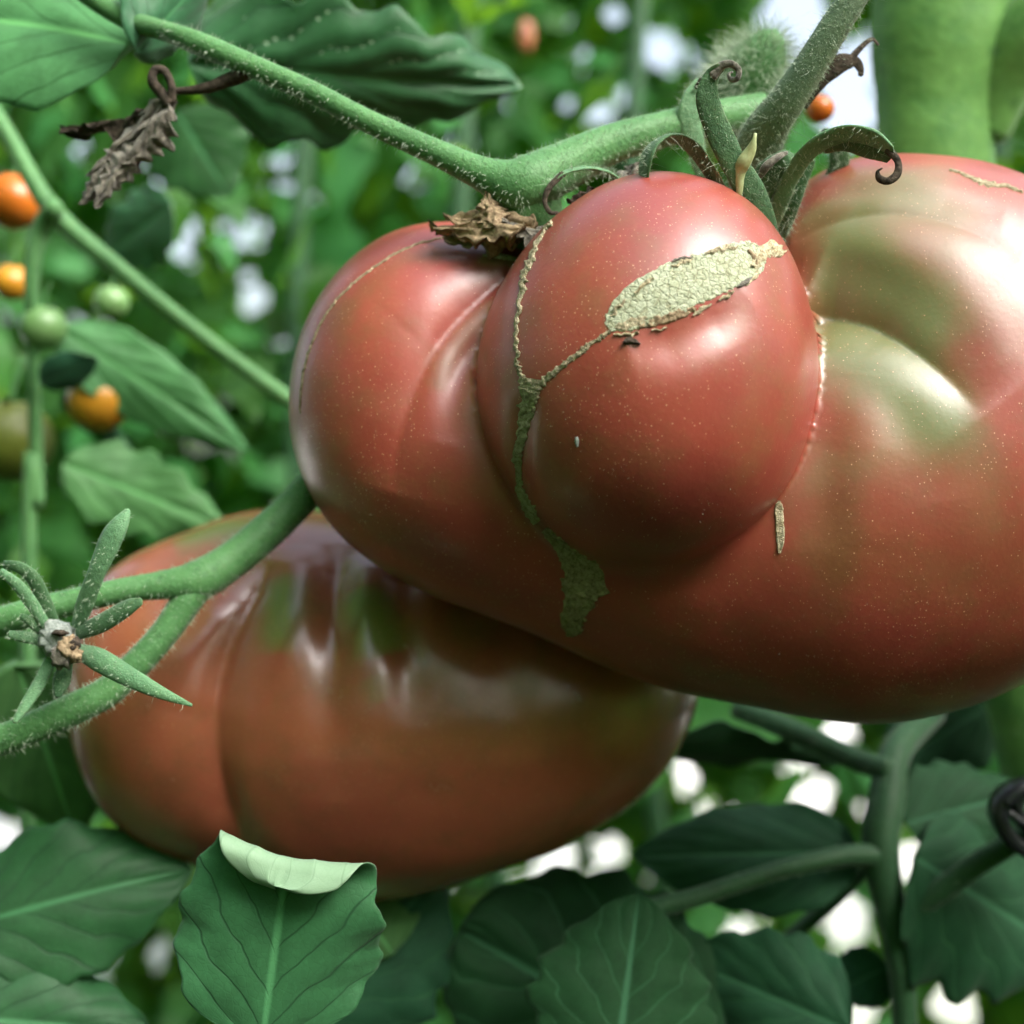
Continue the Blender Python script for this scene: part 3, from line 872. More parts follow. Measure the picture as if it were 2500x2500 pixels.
def plant():
    ms = px_tube('main_stem', [(2330, -400, .385, 190), (2320, -60, .385, 185), (2305, 120, .385, 178), (2290, 260, .385, 150), (2285, 420, .385, 140), (2310, 800, .39, 145), (2420, 1300, .39, 150), (2570, 1750, .385, 150), (2640, 2200, .385, 150), (2680, 3000, .385, 140), (2700, 6800, .385, 140)], M['stem_thick'], PLANT, seg=28, n=120, aspect=0.8, jag=0.015)
    hairs('hair', ms, 2200, .0006, .0016, .00004, PLANT, seed=11)
    br = px_tube('stem_fork', [(2400, 330, .383, 60), (2445, 200, .38, 80), (2510, 90, .375, 90), (2620, -40, .37, 90)], M['stem_thick'], PLANT, seg=20, jag=.015)
    hairs('hair', br, 600, .0006, .0016, .00004, PLANT, seed=12)
    # truss stalk with its knuckle
    tr = px_tube('fruit_stalk', [(400, 70, .290, 16), (470, 100, .288, 28), (600, 155, .285, 28), (760, 225, .282, 27), (900, 297, .279, 28), (1060, 370, .277, 32), (1180, 425, .276, 42), (1270, 452, .277, 70), (1360, 415, .280, 62), (1470, 360, .283, 50), (1600, 320, .287, 44), (1740, 290, .292, 44), (1860, 275, .298, 48)], M['stem'], PLANT, seg=18, n=110)
    hairs('hair', tr, 2600, .0006, .0019, .000045, PLANT, seed=13)
    kn = px_tube('fruit_stalk', [(1275, 440, .278, 62), (1285, 500, .281, 84), (1300, 570, .287, 82), (1330, 660, .296, 80)], M['stem'], PLANT, seg=18)
    hairs('hair', kn, 500, .0005, .0014, .000045, PLANT, seed=14)
    pd = px_tube('fruit_stalk', [(2120, -70, .266, 38), (2060, 30, .267, 37), (1985, 150, .270, 40), (1915, 255, .274, 45), (1865, 330, .280, 55), (1840, 420, .287, 60), (1850, 520, .292, 60)], M['stem_grey'], PLANT, seg=18, n=70)
    hairs('hair', pd, 4200, .0004, .0013, .00004, PLANT, seed=15)
    hairs('hair', pd, 90, .003, .006, .00004, PLANT, seed=16, droop=.5)
    fz = px_tube('side_shoot', [(1790, 330, .315, 60), (1800, 260, .312, 78), (1830, 190, .309, 82), (1865, 130, .306, 62), (1890, 85, .304, 30)], M['stem'], PLANT, seg=20)
    hairs('hair', fz, 3600, .003, .0085, .00005, PLANT, seed=17, droop=.2)
    # forked stalk in front of the lower tomato
    fa = px_tube('fruit_stalk', [(830, 1110, .312, 40), (760, 1190, .305, 42), (660, 1290, .300, 44), (560, 1372, .296, 46), (480, 1418, .293, 50), (400, 1428, .291, 36), (300, 1442, .289, 31), (180, 1468, .287, 32), (60, 1500, .285, 36), (-60, 1535, .284, 36)], M['stem'], PLANT, seg=16, n=90)
    hairs('hair', fa, 1500, .0005, .0018, .00004, PLANT, seed=18)
    fb = px_tube('fruit_stalk', [(500, 1410, .2935, 40), (455, 1470, .292, 38), (400, 1548, .290, 35), (330, 1625, .288, 36), (260, 1690, .286, 38), (170, 1735, .284, 40), (70, 1780, .283, 38), (-60, 1830, .282, 38)], M['stem'], PLANT, seg=16, n=80)
    hairs('hair', fb, 1500, .0005, .0018, .00004, PLANT, seed=19)
    # aborted flower: star of sepals round a fluffy middle
    fl = empty('flower', P(155, 1570, .279), parent=PLANT)
    def sep(pts, mat='sepal_light', asp=.45, hint=(0, -1, .3)):
        o = px_tube('sepal', pts, M[mat], fl, seg=10, n=30, aspect=asp, hint=hint)
        return o
    ss = [sep([(185, 1530, .277, 14), (205, 1480, .275, 24), (235, 1400, .272, 24), (270, 1320, .271, 30), (295, 1275, .271, 22), (312, 1245, .272, 8)]),
          sep([(130, 1520, .278, 16), (105, 1460, .276, 18), (80, 1410, .274, 18), (45, 1385, .273, 15), (10, 1378, .274, 10)], 'sepal'),
          sep([(115, 1530, .277, 12), (75, 1470, .275, 16), (40, 1425, .273, 14), (0, 1395, .272, 10)], 'sepal_light'),
          sep([(190, 1545, .277, 18), (250, 1520, .274, 25), (310, 1485, .272, 22), (345, 1468, .271, 10)], 'sepal'),
          sep([(185, 1585, .277, 16), (240, 1610, .272, 28), (310, 1650, .268, 25), (390, 1690, .266, 16), (468, 1722, .265, 4)]),
          sep([(125, 1610, .278, 16), (95, 1670, .275, 17), (60, 1725, .273, 14), (35, 1762, .272, 8)]),
          sep([(105, 1545, .278, 12), (75, 1520, .276, 11), (52, 1503, .275, 8)], 'sepal'),
          sep([(105, 1565, .278, 14), (60, 1555, .276, 14), (22, 1548, .275, 9)], 'sepal'),
          sep([(160, 1620, .278, 18), (150, 1665, .276, 22), (140, 1700, .275, 10)], 'sepal')]
    for i, o in enumerate(ss): hairs('hair', o, 120, .0005, .0017, .00004, fl, seed=30 + i)
    def lump(name, x, y, d, r, mat, seed, sq=1.0, amp=.35, fr=900):
        c = P(x, y, d); R = r * S(d)
        vs_, fs_ = [], []
        nu_, nv_ = 20, 14
        for i in range(nv_ + 1):
            th = math.pi * i / nv_
            for j in range(nu_):
                a = 2 * math.pi * j / nu_
                dr = Vector((math.sin(th) * math.cos(a), math.sin(th) * math.sin(a), math.cos(th) * sq))
                vs_.append(c + dr * R * (1 + amp * N(c + dr * R, fr, seed) + amp * .6 * N(c + dr * R, fr * 2.4, seed)))
        for i in range(nv_):
            for j in range(nu_):
                a, b_ = i * nu_ + j, i * nu_ + (j + 1) % nu_
                fs_.append((a, b_, b_ + nu_, a + nu_))
        return mesh(name, vs_, fs_, M[mat], fl)
    c1 = lump('flower_centre', 140, 1560, .277, 44, 'fuzz', 1)
    hairs('hair', c1, 700, .0008, .0022, .00005, fl, mat=M['fuzz'], seed=50)
    lump('dried_petal', 168, 1580, .2725, 24, 'dry', 2, 1.2, .5)
    lump('dried_petal', 150, 1602, .2725, 24, 'dry_grey', 3, 1.3, .5)
    lump('dried_petal', 185, 1600, .2722, 17, 'dry', 4, 1, .5)
    lump('dried_petal', 182, 1572, .2722, 15, 'dry_dark', 5, 1, .5)
    lump('dried_petal', 148, 1545, .2732, 18, 'dry_dark', 6, .4, .5)
    # withered leaf
    wl = empty('withered_leaf', P(420, 225, .29), parent=PLANT)
    px_tube('withered_stalk', [(610, 172, .285, 20), (560, 195, .287, 17), (500, 215, .288, 13), (440, 222, .289, 9), (415, 215, .289, 9)], M['dry_dark'], wl, seg=10, n=40, jag=.15)
    px_tube('withered_stalk', [(420, 250, .288, 12), (418, 205, .287, 10), (400, 172, .287, 10), (378, 172, .287, 11), (372, 200, .287, 13), (395, 228, .288, 14), (415, 255, .288, 16)], M['dry_dark'], wl, seg=10, n=50, jag=.15)
    for i, (b0, t0, wd, sd_, mt, nm) in enumerate([
            ((418, 235, .288), (215, 430, .292), 62, 3, 'dry_grey', (.6, -1, .5)), ((410, 250, .287), (300, 400, .289), 75, 5, 'dry_grey', (-.5, -1, .2)),
            ((400, 270, .290), (150, 320, .300), 60, 8, 'dry_dark', (.2, -1, 1)), ((340, 350, .289), (230, 505, .290), 80, 12, 'dry_grey', (.8, -1, .3)),
            ((270, 390, .290), (195, 500, .292), 56, 17, 'dry_grey', (.3, -1, .3))]):
        leaf('withered_blade', b0, t0, wd, M[mt], wl, normal=nm, cup=1.3, lobes=.22, nlobes=6, seed=sd_, nu=50, nvv=24, quilt=.015, wav=.05, crumple=.07, two=True)

plant()

def calyx():
    def sep(pts, mat='sepal', asp=.22, hint=(0, -1, .15), hc=420, sd=1, hl=(.0005, .0019), wk=1.02):
        o = px_tube('sepal', [(x, y, d, r_ * wk) for x, y, d, r_ in pts], M[mat], TOM, seg=16, n=56, aspect=asp, hint=hint, jag=.12)
        hairs('hair', o, hc, hl[0], hl[1], .000035, TOM, seed=100 + sd)
        hairs('hair', o, max(6, hc // 14), .002, .005, .000035, TOM, seed=200 + sd, droop=.7)
        return o
    def curl(pts, sd, mat='dry_dark'):
        px_tube('sepal_tip', [(x, y, d, q * .68) for x, y, d, q in pts], M[mat], TOM, seg=10, n=40, aspect=.6, jag=.3)
    sep([(1880, 590, .270, 26), (1845, 490, .266, 34), (1790, 395, .262, 33), (1748, 305, .259, 31), (1727, 235, .257, 29), (1738, 185, .256, 20), (1760, 163, .255, 12)], sd=1)
    curl([(1738, 185, .256, 22), (1760, 162, .255, 16), (1785, 156, .254, 13), (1803, 170, .254, 12), (1800, 192, .254, 11), (1784, 194, .255, 9), (1779, 181, .256, 7), (1788, 176, .257, 5)], 1, 'dry_grey')
    sep([(1770, 480, .275, 20), (1730, 415, .270, 22), (1685, 355, .266, 26), (1632, 335, .263, 30), (1590, 360, .261, 34), (1572, 420, .262, 36), (1570, 480, .268, 32)], sd=2, hint=(-.6, -.6, -.8), asp=.2)
    sep([(1850, 620, .285, 20), (1895, 520, .276, 22), (1935, 425, .270, 24), (1990, 358, .265, 27), (2060, 327, .262, 32), (2130, 338, .260, 34), (2175, 368, .259, 22)], 'sepal_light', sd=3, hint=(.1, -.5, 1), asp=.3)
    sep([(2010, 365, .266, 10), (2060, 350, .264, 20), (2120, 362, .262, 24), (2170, 385, .260, 14)], 'sepal', sd=33, hint=(.1, -1, -.3), asp=.2, hc=80)
    curl([(2168, 364, .259, 18), (2192, 395, .259, 14), (2190, 425, .259, 14), (2168, 442, .259, 14), (2146, 436, .260, 13), (2142, 420, .261, 10), (2152, 412, .262, 6)], 2)
    sep([(1825, 570, .280, 26), (1848, 480, .274, 36), (1880, 425, .271, 38), (1915, 392, .269, 28), (1934, 380, .269, 10)], sd=4, asp=.4)
    curl([(1850, 440, .268, 8), (1872, 405, .266, 16), (1900, 382, .266, 14), (1922, 372, .267, 6)], 3, 'dry_grey')
    sep([(1720, 430, .288, 20), (1694, 340, .286, 24), (1684, 270, .285, 28), (1700, 215, .285, 18), (1708, 196, .285, 9)], 'sepal_light', sd=5)
    curl([(1700, 215, .284, 12), (1712, 195, .283, 9), (1724, 205, .283, 6)], 4)
    sep([(1535, 470, .276, 20), (1490, 425, .274, 24), (1430, 410, .272, 22), (1370, 425, .271, 17), (1340, 455, .271, 11)], 'sepal_light', sd=6, hint=(0, -.3, 1))
    curl([(1375, 424, .2705, 14), (1342, 455, .270, 11), (1330, 490, .270, 9), (1342, 518, .270, 8), (1362, 520, .271, 6)], 5)
    sep([(1900, 640, .288, 22), (1905, 550, .285, 30), (1925, 460, .284, 26), (1960, 385, .284, 16)], 'sepal_light', sd=7, asp=.5)
    sep([(1880, 640, .286, 14), (1925, 530, .279, 16), (1960, 440, .275, 14), (1985, 390, .273, 8)], 'sepal', sd=17, asp=.6, wk=1.0)
    sep([(2030, 440, .290, 18), (2050, 390, .288, 24), (2040, 340, .286, 20), (2010, 320, .285, 10)], 'sepal', sd=8, asp=.4)
    sep([(1960, 260, .283, 12), (2000, 195, .281, 22), (2045, 158, .280, 24), (2085, 150, .280, 15), (2100, 168, .280, 9), (2102, 185, .280, 6)], 'dry_dark', sd=9, asp=.3, hc=60)
    sep([(2070, 152, .280, 10), (2100, 118, .280, 7), (2128, 96, .281, 5), (2145, 110, .281, 4)], 'dry_dark', sd=10, asp=.5, hc=20)
    px_tube('bud', [(1805, 480, .264, 6), (1806, 425, .263, 14), (1815, 397, .262, 20), (1832, 368, .261, 14), (1841, 342, .260, 6), (1844, 326, .260, 4)], M['bud'], TOM, seg=7, n=24, jag=.15)
calyx()

def dried():
    def crum(name, strips, label, cat, mats):
        root = empty(name, P(*strips[0][0][:3]), label, cat)
        for i, (b0, t0, wd, cr, nm) in enumerate(strips):
            leaf('petal', b0, t0, wd, M[mats[i % len(mats)]], root, normal=nm, cup=.6, lobes=.25, nlobes=5, seed=20 + i * 3, nu=40, nvv=20, quilt=.01, wav=.06, crumple=cr, two=True)
        return root
    up = (0, -.8, .7)
    crum('dried_flower', [((1340, 566, .276), (1050, 556, .282), 90, .06, up), ((1310, 545, .273), (1085, 528, .277), 84, .08, (0, -1, .3)), ((1210, 552, .272), (1186, 470, .274), 80, .10, (0, -1, .1)), ((1280, 556, .271), (1060, 560, .277), 60, .08, (0, -.9, .6)), ((1350, 575, .271), (1225, 542, .273), 64, .08, up)],
         'crumpled brown dried flower stuck on the left shoulder of the front tomato', 'dried flower', ['dry', 'dry', 'dry', 'dry', 'dry_grey'])
    crum('dried_flower', [((1500, 500, .271), (1370, 525, .272), 80, .13, up), ((1500, 470, .272), (1385, 490, .272), 64, .15, (0, -1, .3)), ((1560, 440, .274), (1450, 480, .273), 76, .14, up), ((1560, 400, .276), (1500, 480, .275), 60, .12, (0, -1, .2))],
         'dark crumbly dried flower behind the bulging middle lobe, under the stalk knuckle', 'dried flower', ['dry_grey', 'dry_dark', 'dry_dark', 'dry_grey'])
dried()

# ================================================================== foreground and middle leaves of the big plant
def leaves():
    L = lambda *a, **k: leaf('leaf', *a, PLANT, **k)
    # upper left, pale and broad
    L((330, 110, .310), (-330, 60, .33), 430, M['leaf_light'], normal=(.25, -1, .25), cup=.15, lobes=.04, seed=1, bend=.15)
    # folded leaf and petiole
    L((330, 130, .300), (560, -120, .31), 210, M['leaf'], normal=(.5, -.6, -.5), cup=.5, lobes=.05, seed=2)
    px_tube('leaf_stalk', [(150, -60, .305, 26), (250, 10, .303, 27), (330, 55, .301, 26), (400, 75, .296, 24), (470, 98, .290, 26)], M['stem'], PLANT, n=40)
    # long leaf behind the truss
    L((460, 150, .34), (1270, 205, .36), 360, M['leaf'], normal=(-.1, -.8, -.45), cup=.3, lobes=.12, nlobes=5, seed=3, bend=.15, quilt=.016, wav=.04)
    L((480, 110, .345), (760, 30, .36), 260, M['leaf'], normal=(.2, -.9, .4), cup=.2, lobes=.06, seed=4)
    # bottom leaf with its folded tip
    f0, f1 = P(545, 2082, .268), P(880, 2158, .268)
    ax = (f1 - f0).normalized()
    def fold(p, u, v):
        out = Vector((0, 0, 1)); out = (out - ax * out.dot(ax)).normalized()
        h = (p - f0).dot(out)
        if h <= 0: return p
        fw = ax.cross(out)
        if fw.y > 0: fw = -fw
        w0 = (p - f0).dot(fw)
        q = p - out * h - fw * w0
        R = .0020
        a = min(h / R, 2.7)
        rest = h - a * R
        y = (R - w0) * math.sin(a) + rest * math.cos(a)
        z = R - (R - w0) * math.cos(a) + rest * math.sin(a)
        return q + out * y + fw * z
    L((640, 2545, .268), (715, 2000, .268), 510, M['leaf_mid'], normal=(.05, -1, .25), cup=.18, lobes=.035, wav=.045, seed=5, nu=90, nvv=50, shape=.78, fat=.42, xf=fold, quilt=.006)
    # lower left leaves
    L((-80, 2260, .315), (470, 2120, .33), 390, M['leaf'], normal=(-.15, -1, .35), cup=.15, lobes=.04, seed=6, bend=.1)
    L((-150, 2480, .305), (370, 2520, .315), 360, M['leaf'], normal=(-.1, -1, .5), cup=.2, lobes=.05, seed=7)
    L((40, 1620, .345), (190, 2060, .37), 330, M['leaf_light'], normal=(.2, -1, .1), cup=.1, lobes=.02, seed=8)
    # big lower leaf
    L((1760, 2640, .335), (1120, 2270, .345), 640, M['leaf_dark_shaded'], normal=(.1, -1, .2), cup=.12, lobes=.05, seed=9, nu=70, nvv=40, quilt=.014, fat=.5, shape=.8, wav=.05)
    L((2080, 2520, .33), (1640, 2330, .345), 330, M['leaf_dark_shaded'], normal=(-.1, -1, .25), cup=.15, lobes=.06, seed=29, quilt=.014, wav=.05)
    L((1500, 2640, .30), (1560, 2180, .315), 460, M['leaf_dark_shaded'], normal=(.1, -1, .5), cup=.2, lobes=.06, seed=10)
    L((760, 2480, .33), (1080, 2120, .35), 420, M['leaf_dark_shaded'], normal=(0, -1, .4), cup=.2, lobes=.06, seed=11)
    L((960, 2330, .335), (820, 2130, .35), 240, M['leaf_light'], normal=(.3, -1, .2), cup=.2, lobes=.04, seed=12)
    # lower right
    L((2100, 2080, .36), (1540, 2090, .36), 290, M['leaf_dark_shaded'], normal=(0, -1, .6), cup=.2, lobes=.03, seed=13)
    L((2210, 2010, .36), (2520, 1930, .37), 260, M['leaf_dark_shaded'], normal=(0, -1, .5), cup=.15, lobes=.06, seed=14)
    L((2230, 2090, .35), (2640, 2350, .36), 470, M['leaf_dark_shaded'], normal=(-.1, -1, .6), cup=.3, lobes=.1, seed=15)
    L((2170, 2360, .36), (2040, 2420, .365), 150, M['leaf_dark_shaded'], normal=(0, -1, .3), cup=.1, lobes=.02, seed=16, shape=.7, fat=.5)
    L((2210, 2300, .36), (2370, 2350, .365), 130, M['leaf_dark_shaded'], normal=(0, -1, .3), cup=.1, lobes=.02, seed=17, shape=.7, fat=.5)
    L((1640, 1820, .38), (2050, 1860, .40), 150, M['leaf_dark_shaded'], normal=(0, -.7, -.7), cup=.2, lobes=.06, seed=18)
    L((2450, 1700, .41), (2130, 1900, .40), 240, M['leaf_dark_shaded'], normal=(.3, -1, .3), cup=.2, lobes=.05, seed=19)
    for pts in [[(2280, 1740, .39, 30), (2190, 1830, .372, 38), (2165, 1950, .362, 45), (2150, 2080, .357, 46), (2180, 2250, .355, 38), (2205, 2420, .355, 32), (2215, 2640, .355, 30)],
                [(2170, 1880, .363, 30), (2080, 1850, .372, 28), (1950, 1790, .385, 28), (1800, 1730, .40, 26)],
                [(2160, 2090, .356, 30), (2060, 2090, .352, 26), (1900, 2125, .345, 22), (1700, 2190, .338, 24), (1500, 2240, .332, 26)],
                [(2195, 2250, .354, 26), (2290, 2180, .350, 28), (2400, 2100, .347, 28), (2560, 2010, .344, 28)],
                [(2120, 2110, .372, 20), (2020, 2210, .38, 20), (1880, 2330, .39, 16)],
                [(2190, 1830, .372, 12), (2230, 1780, .38, 12), (2300, 1700, .39, 14)]]:
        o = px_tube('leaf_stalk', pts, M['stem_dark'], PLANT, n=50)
        hairs('hair', o, 400, .0004, .0012, .00004, PLANT, seed=int(pts[0][0]))
leaves()

def clip():
    root = empty('plant_clip', P(2530, 2010, .335), 'shiny black plastic plant clip at the end of a dark leaf', 'plant clip')
    def ring(name, cx, cy, d, rx, rz, thick, depth, ang):
        c = P(cx, cy, d); s = S(d)
        verts, faces = [], []
        n = 48
        prof = [(-1, -1), (-.6, -1.25), (.6, -1.25), (1, -1), (1, 1), (.6, 1.2), (-.6, 1.2), (-1, 1)]
        for i in range(n):
            a = 2 * math.pi * i / n
            for pr, py in prof:
                x = math.cos(a) * (rx + pr * thick); z = math.sin(a) * (rz + pr * thick)
                ca, sa = math.cos(ang), math.sin(ang)
                verts.append(c + Vector(((x * ca - z * sa) * s, py * depth * s, (x * sa + z * ca) * s)))
        k = len(prof)
        for i in range(n):
            for j in range(k):
                a = i * k + j; b_ = i * k + (j + 1) % k
                a2 = ((i + 1) % n) * k + j; b2 = ((i + 1) % n) * k + (j + 1) % k
                faces.append((a, b_, b2, a2))
        return mesh(name, verts, faces, M['clip'], root)
    ring('clip_ring', 2545, 2010, .335, 118, 78, 17, 26, -.5)
    ring('clip_ring', 2560, 1985, .337, 95, 60, 14, 40, -.5)
    px_tube('clip_bar', [(2455, 1960, .332, 16), (2500, 1925, .332, 18), (2580, 1900, .333, 18)], M['clip'], root, aspect=.6)
    px_tube('clip_bar', [(2465, 1985, .330, 8), (2500, 2010, .330, 9), (2560, 2040, .331, 9)], M['clip'], root, aspect=.6)
clip()

# ================================================================== cherry tomato plant on the left
CH = empty('cherry_tomato_plant', Vector((P(80, 900, .42).x, .42, 0)), 'slender cherry tomato plant with thin pale stalks behind the brown tomato', 'tomato plant')
def cherry():
    def st(pts, mat='stem', nm='stalk'):
        return px_tube(nm, pts, M[mat], CH, n=60)
    st([(-60, 200, .40, 20), (20, 330, .40, 20), (130, 515, .40, 24), (300, 665, .405, 22), (480, 810, .41, 20), (640, 930, .415, 20), (800, 1040, .42, 20)])
    st([(130, 510, .398, 26), (100, 560, .40, 24), (80, 640, .40, 20), (78, 760, .402, 17), (82, 900, .405, 15), (88, 1100, .41, 17), (90, 1240, .41, 18), (70, 1380, .41, 18), (60, 4500, .42, 20)])
    px_tube('stalk_node', [(120, 485, .396, 12), (130, 508, .394, 24), (142, 530, .396, 12)], M['stem'], CH, n=20)
    L = lambda *a, **k: leaf('leaf', *a, CH, **k)
    L((140, 800, .42), (610, 1100, .43), 190, M['leaf_light'], normal=(-.1, -1, .3), cup=.15, lobes=.03, seed=31)
    L((150, 1130, .41), (560, 1290, .42), 210, M['leaf_light'], normal=(0, -1, .2), cup=.15, lobes=.10, seed=32)
    L((100, 940, .40), (240, 875, .40), 110, M['leaf_dark_shaded'], normal=(0, -.7, -.7), cup=.2, lobes=.02, seed=33)
    L((420, 500, .43), (240, 640, .45), 190, M['leaf'], normal=(.1, -1, .1), cup=.1, lobes=.08, seed=34)
    L((430, 270, .44), (560, 480, .45), 260, M['leaf'], normal=(.3, -1, -.3), cup=.1, lobes=.05, seed=35)
    L((700, 1180, .44), (830, 1320, .45), 190, M['leaf_light'], normal=(.1, -1, .1), cup=.1, lobes=.05, seed=36)
    L((150, 960, .43), (330, 1110, .44), 70, M['leaf'], normal=(-.5, -1, .6), cup=.2, lobes=.02, seed=37)
    def fruit(x, y, d, r, mat, label, group=None, squash=.95, cal=True):
        root = empty('cherry_tomato', P(x, y + r, d), label, 'cherry tomato', group)
        R = r * S(d); c = P(x, y, d)
        vs_, fs_ = [], []
        n1, n2 = 20, 28
        for i in range(n1 + 1):
            th = math.pi * i / n1
            for j in range(n2):
                a = 2 * math.pi * j / n2
                rr = R * (1 - .12 * math.exp(-(th / .25) ** 2)) * (1 + .012 * math.cos(3 * a))
                vs_.append(c + Vector((math.sin(th) * math.cos(a) * rr, math.sin(th) * math.sin(a) * rr, math.cos(th) * rr * squash)))
        for i in range(n1):
            for j in range(n2):
                a, b_ = i * n2 + j, i * n2 + (j + 1) % n2
                fs_.append((a, a + n2, b_ + n2, b_))
        mesh('fruit_body', vs_, fs_, M[mat], root)
        if cal:
            for k in range(5):
                a = k * 1.257 + x
                e = Vector((math.cos(a), math.sin(a), 0))
                top = c + Vector((0, 0, R * squash * .86))
                tube('sepal', [top, top + e * R * .45 + Vector((0, 0, R * .1)), top + e * R * .85 + Vector((0, 0, R * .12))], [R * .1, R * .1, R * .02], M['sepal'], root, seg=6, n=8, aspect=.4, hint=(0, 0, 1))
            tube('stalk', [c + Vector((0, 0, R * squash * .8)), c + Vector((R * .1, 0, R * 1.3)), c + Vector((R * .3, 0, R * 1.9))], [R * .07] * 3, M['stem'], root, seg=8, n=10)
    fruit(32, 492, .42, 72, 'orange', 'deep orange cherry tomato beside the node of a thin pale stalk')
    fruit(242, 978, .43, 78, 'yellow', 'yellow orange cherry tomato peeping out below a dark leaf')
    fruit(28, 690, .46, 46, 'yellow', 'small dull orange cherry tomato behind the hanging thin stalk')
    fruit(105, 800, .405, 58, 'unripe', 'pale green unripe cherry tomato beside the hanging thin stalk')
    fruit(272, 738, .43, 44, 'unripe', 'small pale green unripe cherry tomato above a pointed light leaf')
    fruit(25, 1075, .44, 105, 'olive', 'large olive green cherry tomato low on the hanging thin stalk')
    fruit(2002, 266, .36, 35, 'orange', 'tiny orange cherry tomato behind the hairy stalk of the front tomato')
    fruit(1283, 88, .80, 22, 'rust', 'blurred rusty brown dried flower far behind the stalk knuckle', squash=1.9)  # a dried flower, built with the cherry tomato shape
    fruit(425, 1040, .47, 40, 'unripe', 'greenish cherry tomato in the shade behind a pointed light leaf')
cherry()

# ================================================================== blurred plants behind
def unit_leaf(seed, nu_=12, nv_=6):
    r = random.Random(seed)
    vs_, fs_ = [], []
    ph = r.uniform(0, 6)
    for i in range(nu_ + 1):
        u = i / nu_
        hw = .28 * max(0, math.sin(math.pi * u ** .65)) ** .8 * (1 + .16 * math.sin(u * 26 + ph))
        for j in range(nv_ + 1):
            v = -1 + 2 * j / nv_
            vs_.append((u, v * hw, -.35 * u * u + .06 * abs(v) * math.sin(u * 9 + ph) - .1 * v * v * hw))
    for i in range(nu_):
        for j in range(nv_):
            a = i * (nv_ + 1) + j
            fs_.append((a, a + nv_ + 1, a + nv_ + 2, a + 1))
    return vs_, fs_

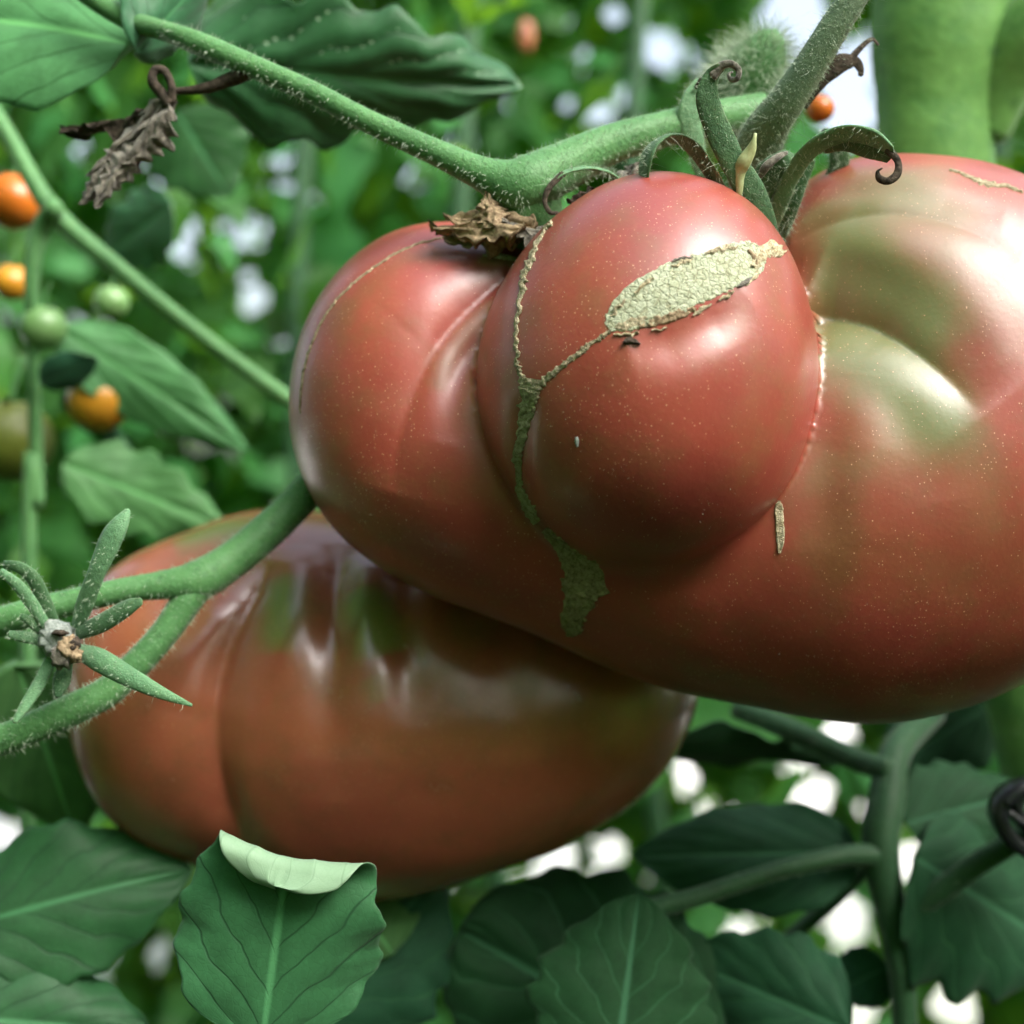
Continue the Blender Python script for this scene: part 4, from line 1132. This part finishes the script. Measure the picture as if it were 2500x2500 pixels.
def background():
    r = random.Random(21)
    units = [unit_leaf(i) for i in range(6)]
    lows = [unit_leaf(i, 7, 2) for i in range(6)]
    datas = []
    for vs_, fs_ in units:
        me = bpy.data.meshes.new('leaf')
        me.from_pydata(vs_, [], fs_)
        me.polygons.foreach_set('use_smooth', [True] * len(me.polygons))
        me.materials.append(M['leaf_bg'])
        datas.append(me)
    GAPS = [(1940, 70, 80, 110), (2060, 260, 70, 100), (2110, 150, 30, 50), (1610, 130, 32, 34), (1500, 40, 16, 18), (1470, 275, 22, 18), (1130, 345, 20, 18),
            (620, 730, 28, 28), (665, 560, 14, 16), (585, 590, 10, 12), (180, 370, 16, 20), (740, 400, 14, 16), (690, 830, 12, 16), (560, 1010, 14, 16), (1020, 60, 14, 14), (1250, 180, 14, 16),
            (1800, 2320, 34, 80), (1870, 2430, 56, 34), (2080, 2470, 70, 40), (2060, 2240, 44, 50), (1300, 2200, 70, 40), (1360, 2080, 24, 40), (2330, 2460, 44, 30), (1680, 1890, 18, 40), (2060, 1770, 54, 16), (1730, 2020, 18, 18),
            (1960, 1830, 16, 18), (860, 120, 16, 16), (1010, 400, 14, 16), (1400, 100, 16, 16), (1380, 250, 14, 14), (450, 620, 16, 16), (780, 560, 14, 16), (500, 1120, 14, 14), (1720, 170, 16, 18), (240, 2320, 36, 36), (390, 2330, 16, 44), (2220, 2110, 36, 30), (1980, 1960, 36, 26), (10, 2040, 36, 24), (1500, 2080, 18, 36)]
    def clear(pts):
        """True when a leaf stands in one of the openings of the canopy"""
        for p in pts:
            if p.y < .1: continue
            x = 1250 + p.x / S(p.y); y = 1250 - (p.z - CAMZ) / S(p.y)
            for cx, cy, rx, ry in GAPS:
                if ((x - cx) / rx) ** 2 + ((y - cy) / ry) ** 2 < 1: return True
        return False
    PROBE = [Vector((u, v, -.35 * u * u)) for u in (0, .2, .4, .6, .8, 1) for v in (-.2, 0, .2)]
    specs = [('leafy tomato plant blurred behind the withered leaf and thin stalks', -250, 900),
             ('leafy tomato plant blurred behind the long toothed leaf', 800, 1150),
             ('leafy tomato plant blurred behind the curled sepals', 1600, 1000),
             ('leafy tomato plant blurred behind the thick pale stem', 2500, 1100),
             ('leafy tomato plant blurred below the brown ribbed tomato', 1200, 2300)]
    roots = []
    for i, (lab, x, _) in enumerate(specs):
        d = r.uniform(.75, .95)
        base = P(x, 1250, d); base.z = 0
        rt = empty('background_tomato_plant', base, lab, 'tomato plant', 'blurred tomato plants behind')
        tube('main_stem', [base, base + Vector((.02, .01, .5)), base + Vector((-.02, 0, .95)), base + Vector((.01, 0, 1.5))], [.007, .006, .006, .004], M['stem_dark'], rt, seg=10, n=30)
        roots.append((rt, x))
    def orient():
        nrm = Vector((r.gauss(0, .6), -.5 + r.gauss(0, .5), .55 + r.gauss(0, .4))).normalized()
        u = Vector((r.gauss(0, 1), r.gauss(0, .6), -.7 + r.gauss(0, .5)))
        u = (u - nrm * u.dot(nrm)).normalized()
        v = nrm.cross(u)
        return Matrix((u, v, nrm)).transposed().to_4x4()
    cnt = 0
    while cnt < 300:
        x, y = r.uniform(-250, 2750), r.uniform(-250, 2750)
        d = r.uniform(.52, 1.05)
        s = r.uniform(.025, .06)
        rt = min(roots, key=lambda q: abs(q[1] - x))[0] if y < 1900 else (roots[4][0] if 500 < x < 1900 else min(roots[:4], key=lambda q: abs(q[1] - x))[0])
        mw = Matrix.Translation(P(x, y, d)) @ orient() @ Matrix.Scale(s, 4)
        if clear([mw @ q for q in PROBE]):
            mw = mw @ Matrix.Scale(.5, 4)
            if clear([mw @ q for q in PROBE]): continue
        o = bpy.data.objects.new('leaf', r.choice(datas))
        COL.objects.link(o)
        o.parent = rt
        o.matrix_parent_inverse = rt.matrix_world.inverted()
        o.matrix_basis = mw
        cnt += 1
    # foliage that nobody could count, each mass one object
    def mass(name, n, sampler, smin_, smax_, label):
        verts, faces, ids = [], [], []
        k = 0
        while k < n:
            p = sampler()
            if p is None: continue
            vs_, fs_ = r.choice(lows)
            mw = Matrix.Translation(p) @ orient() @ Matrix.Scale(r.uniform(smin_, smax_), 4)
            if p.y > .75 and clear([mw @ v for v in PROBE]):
                mw = mw @ Matrix.Scale(.45, 4)
                if clear([mw @ v for v in PROBE]): continue
            q = len(verts)
            verts += [mw @ Vector(v) for v in vs_]
            faces += [tuple(i + q for i in f) for f in fs_]
            ids += [k * 0.618] * len(vs_)
            k += 1
        o = mesh(name, verts, faces, M['leaf_bg'], attrs={'leaf_id': ids})
        return tag(o, label, 'foliage', kind='stuff')
    def far():
        d = 1.0 + 2.2 * r.random() ** 1.3
        x, y = r.uniform(-500, 3000), r.uniform(-900, 2900)
        p = P(x, y, d)
        return p if .05 < p.z < 2.6 else None
    mass('background_foliage', 20000, far, .035, .085, 'mass of blurred green garden foliage far behind the tomatoes')
    # unseen leaf rows added left, opposite and right to block low sky light
    mass('shade_foliage_row', 2600, lambda: Vector((r.uniform(-1.3, -.42), r.uniform(-1.0, .7), r.uniform(.1, 2.3))), .08, .14, 'unseen leafy row added left of the tomatoes to block sky light')
    mass('shade_foliage_row', 3600, lambda: Vector((r.uniform(-1.6, 1.6), r.uniform(-1.3, -.75), r.uniform(.05, 1.85))), .08, .14, 'unseen leafy row added opposite the two big tomatoes to block sky light')
    mass('shade_foliage_row', 2200, lambda: Vector((r.uniform(.75, 1.4), r.uniform(-1.0, .9), r.uniform(.05, 1.75))), .08, .14, 'unseen leafy row added right of the thick stem to block sky light')
background()
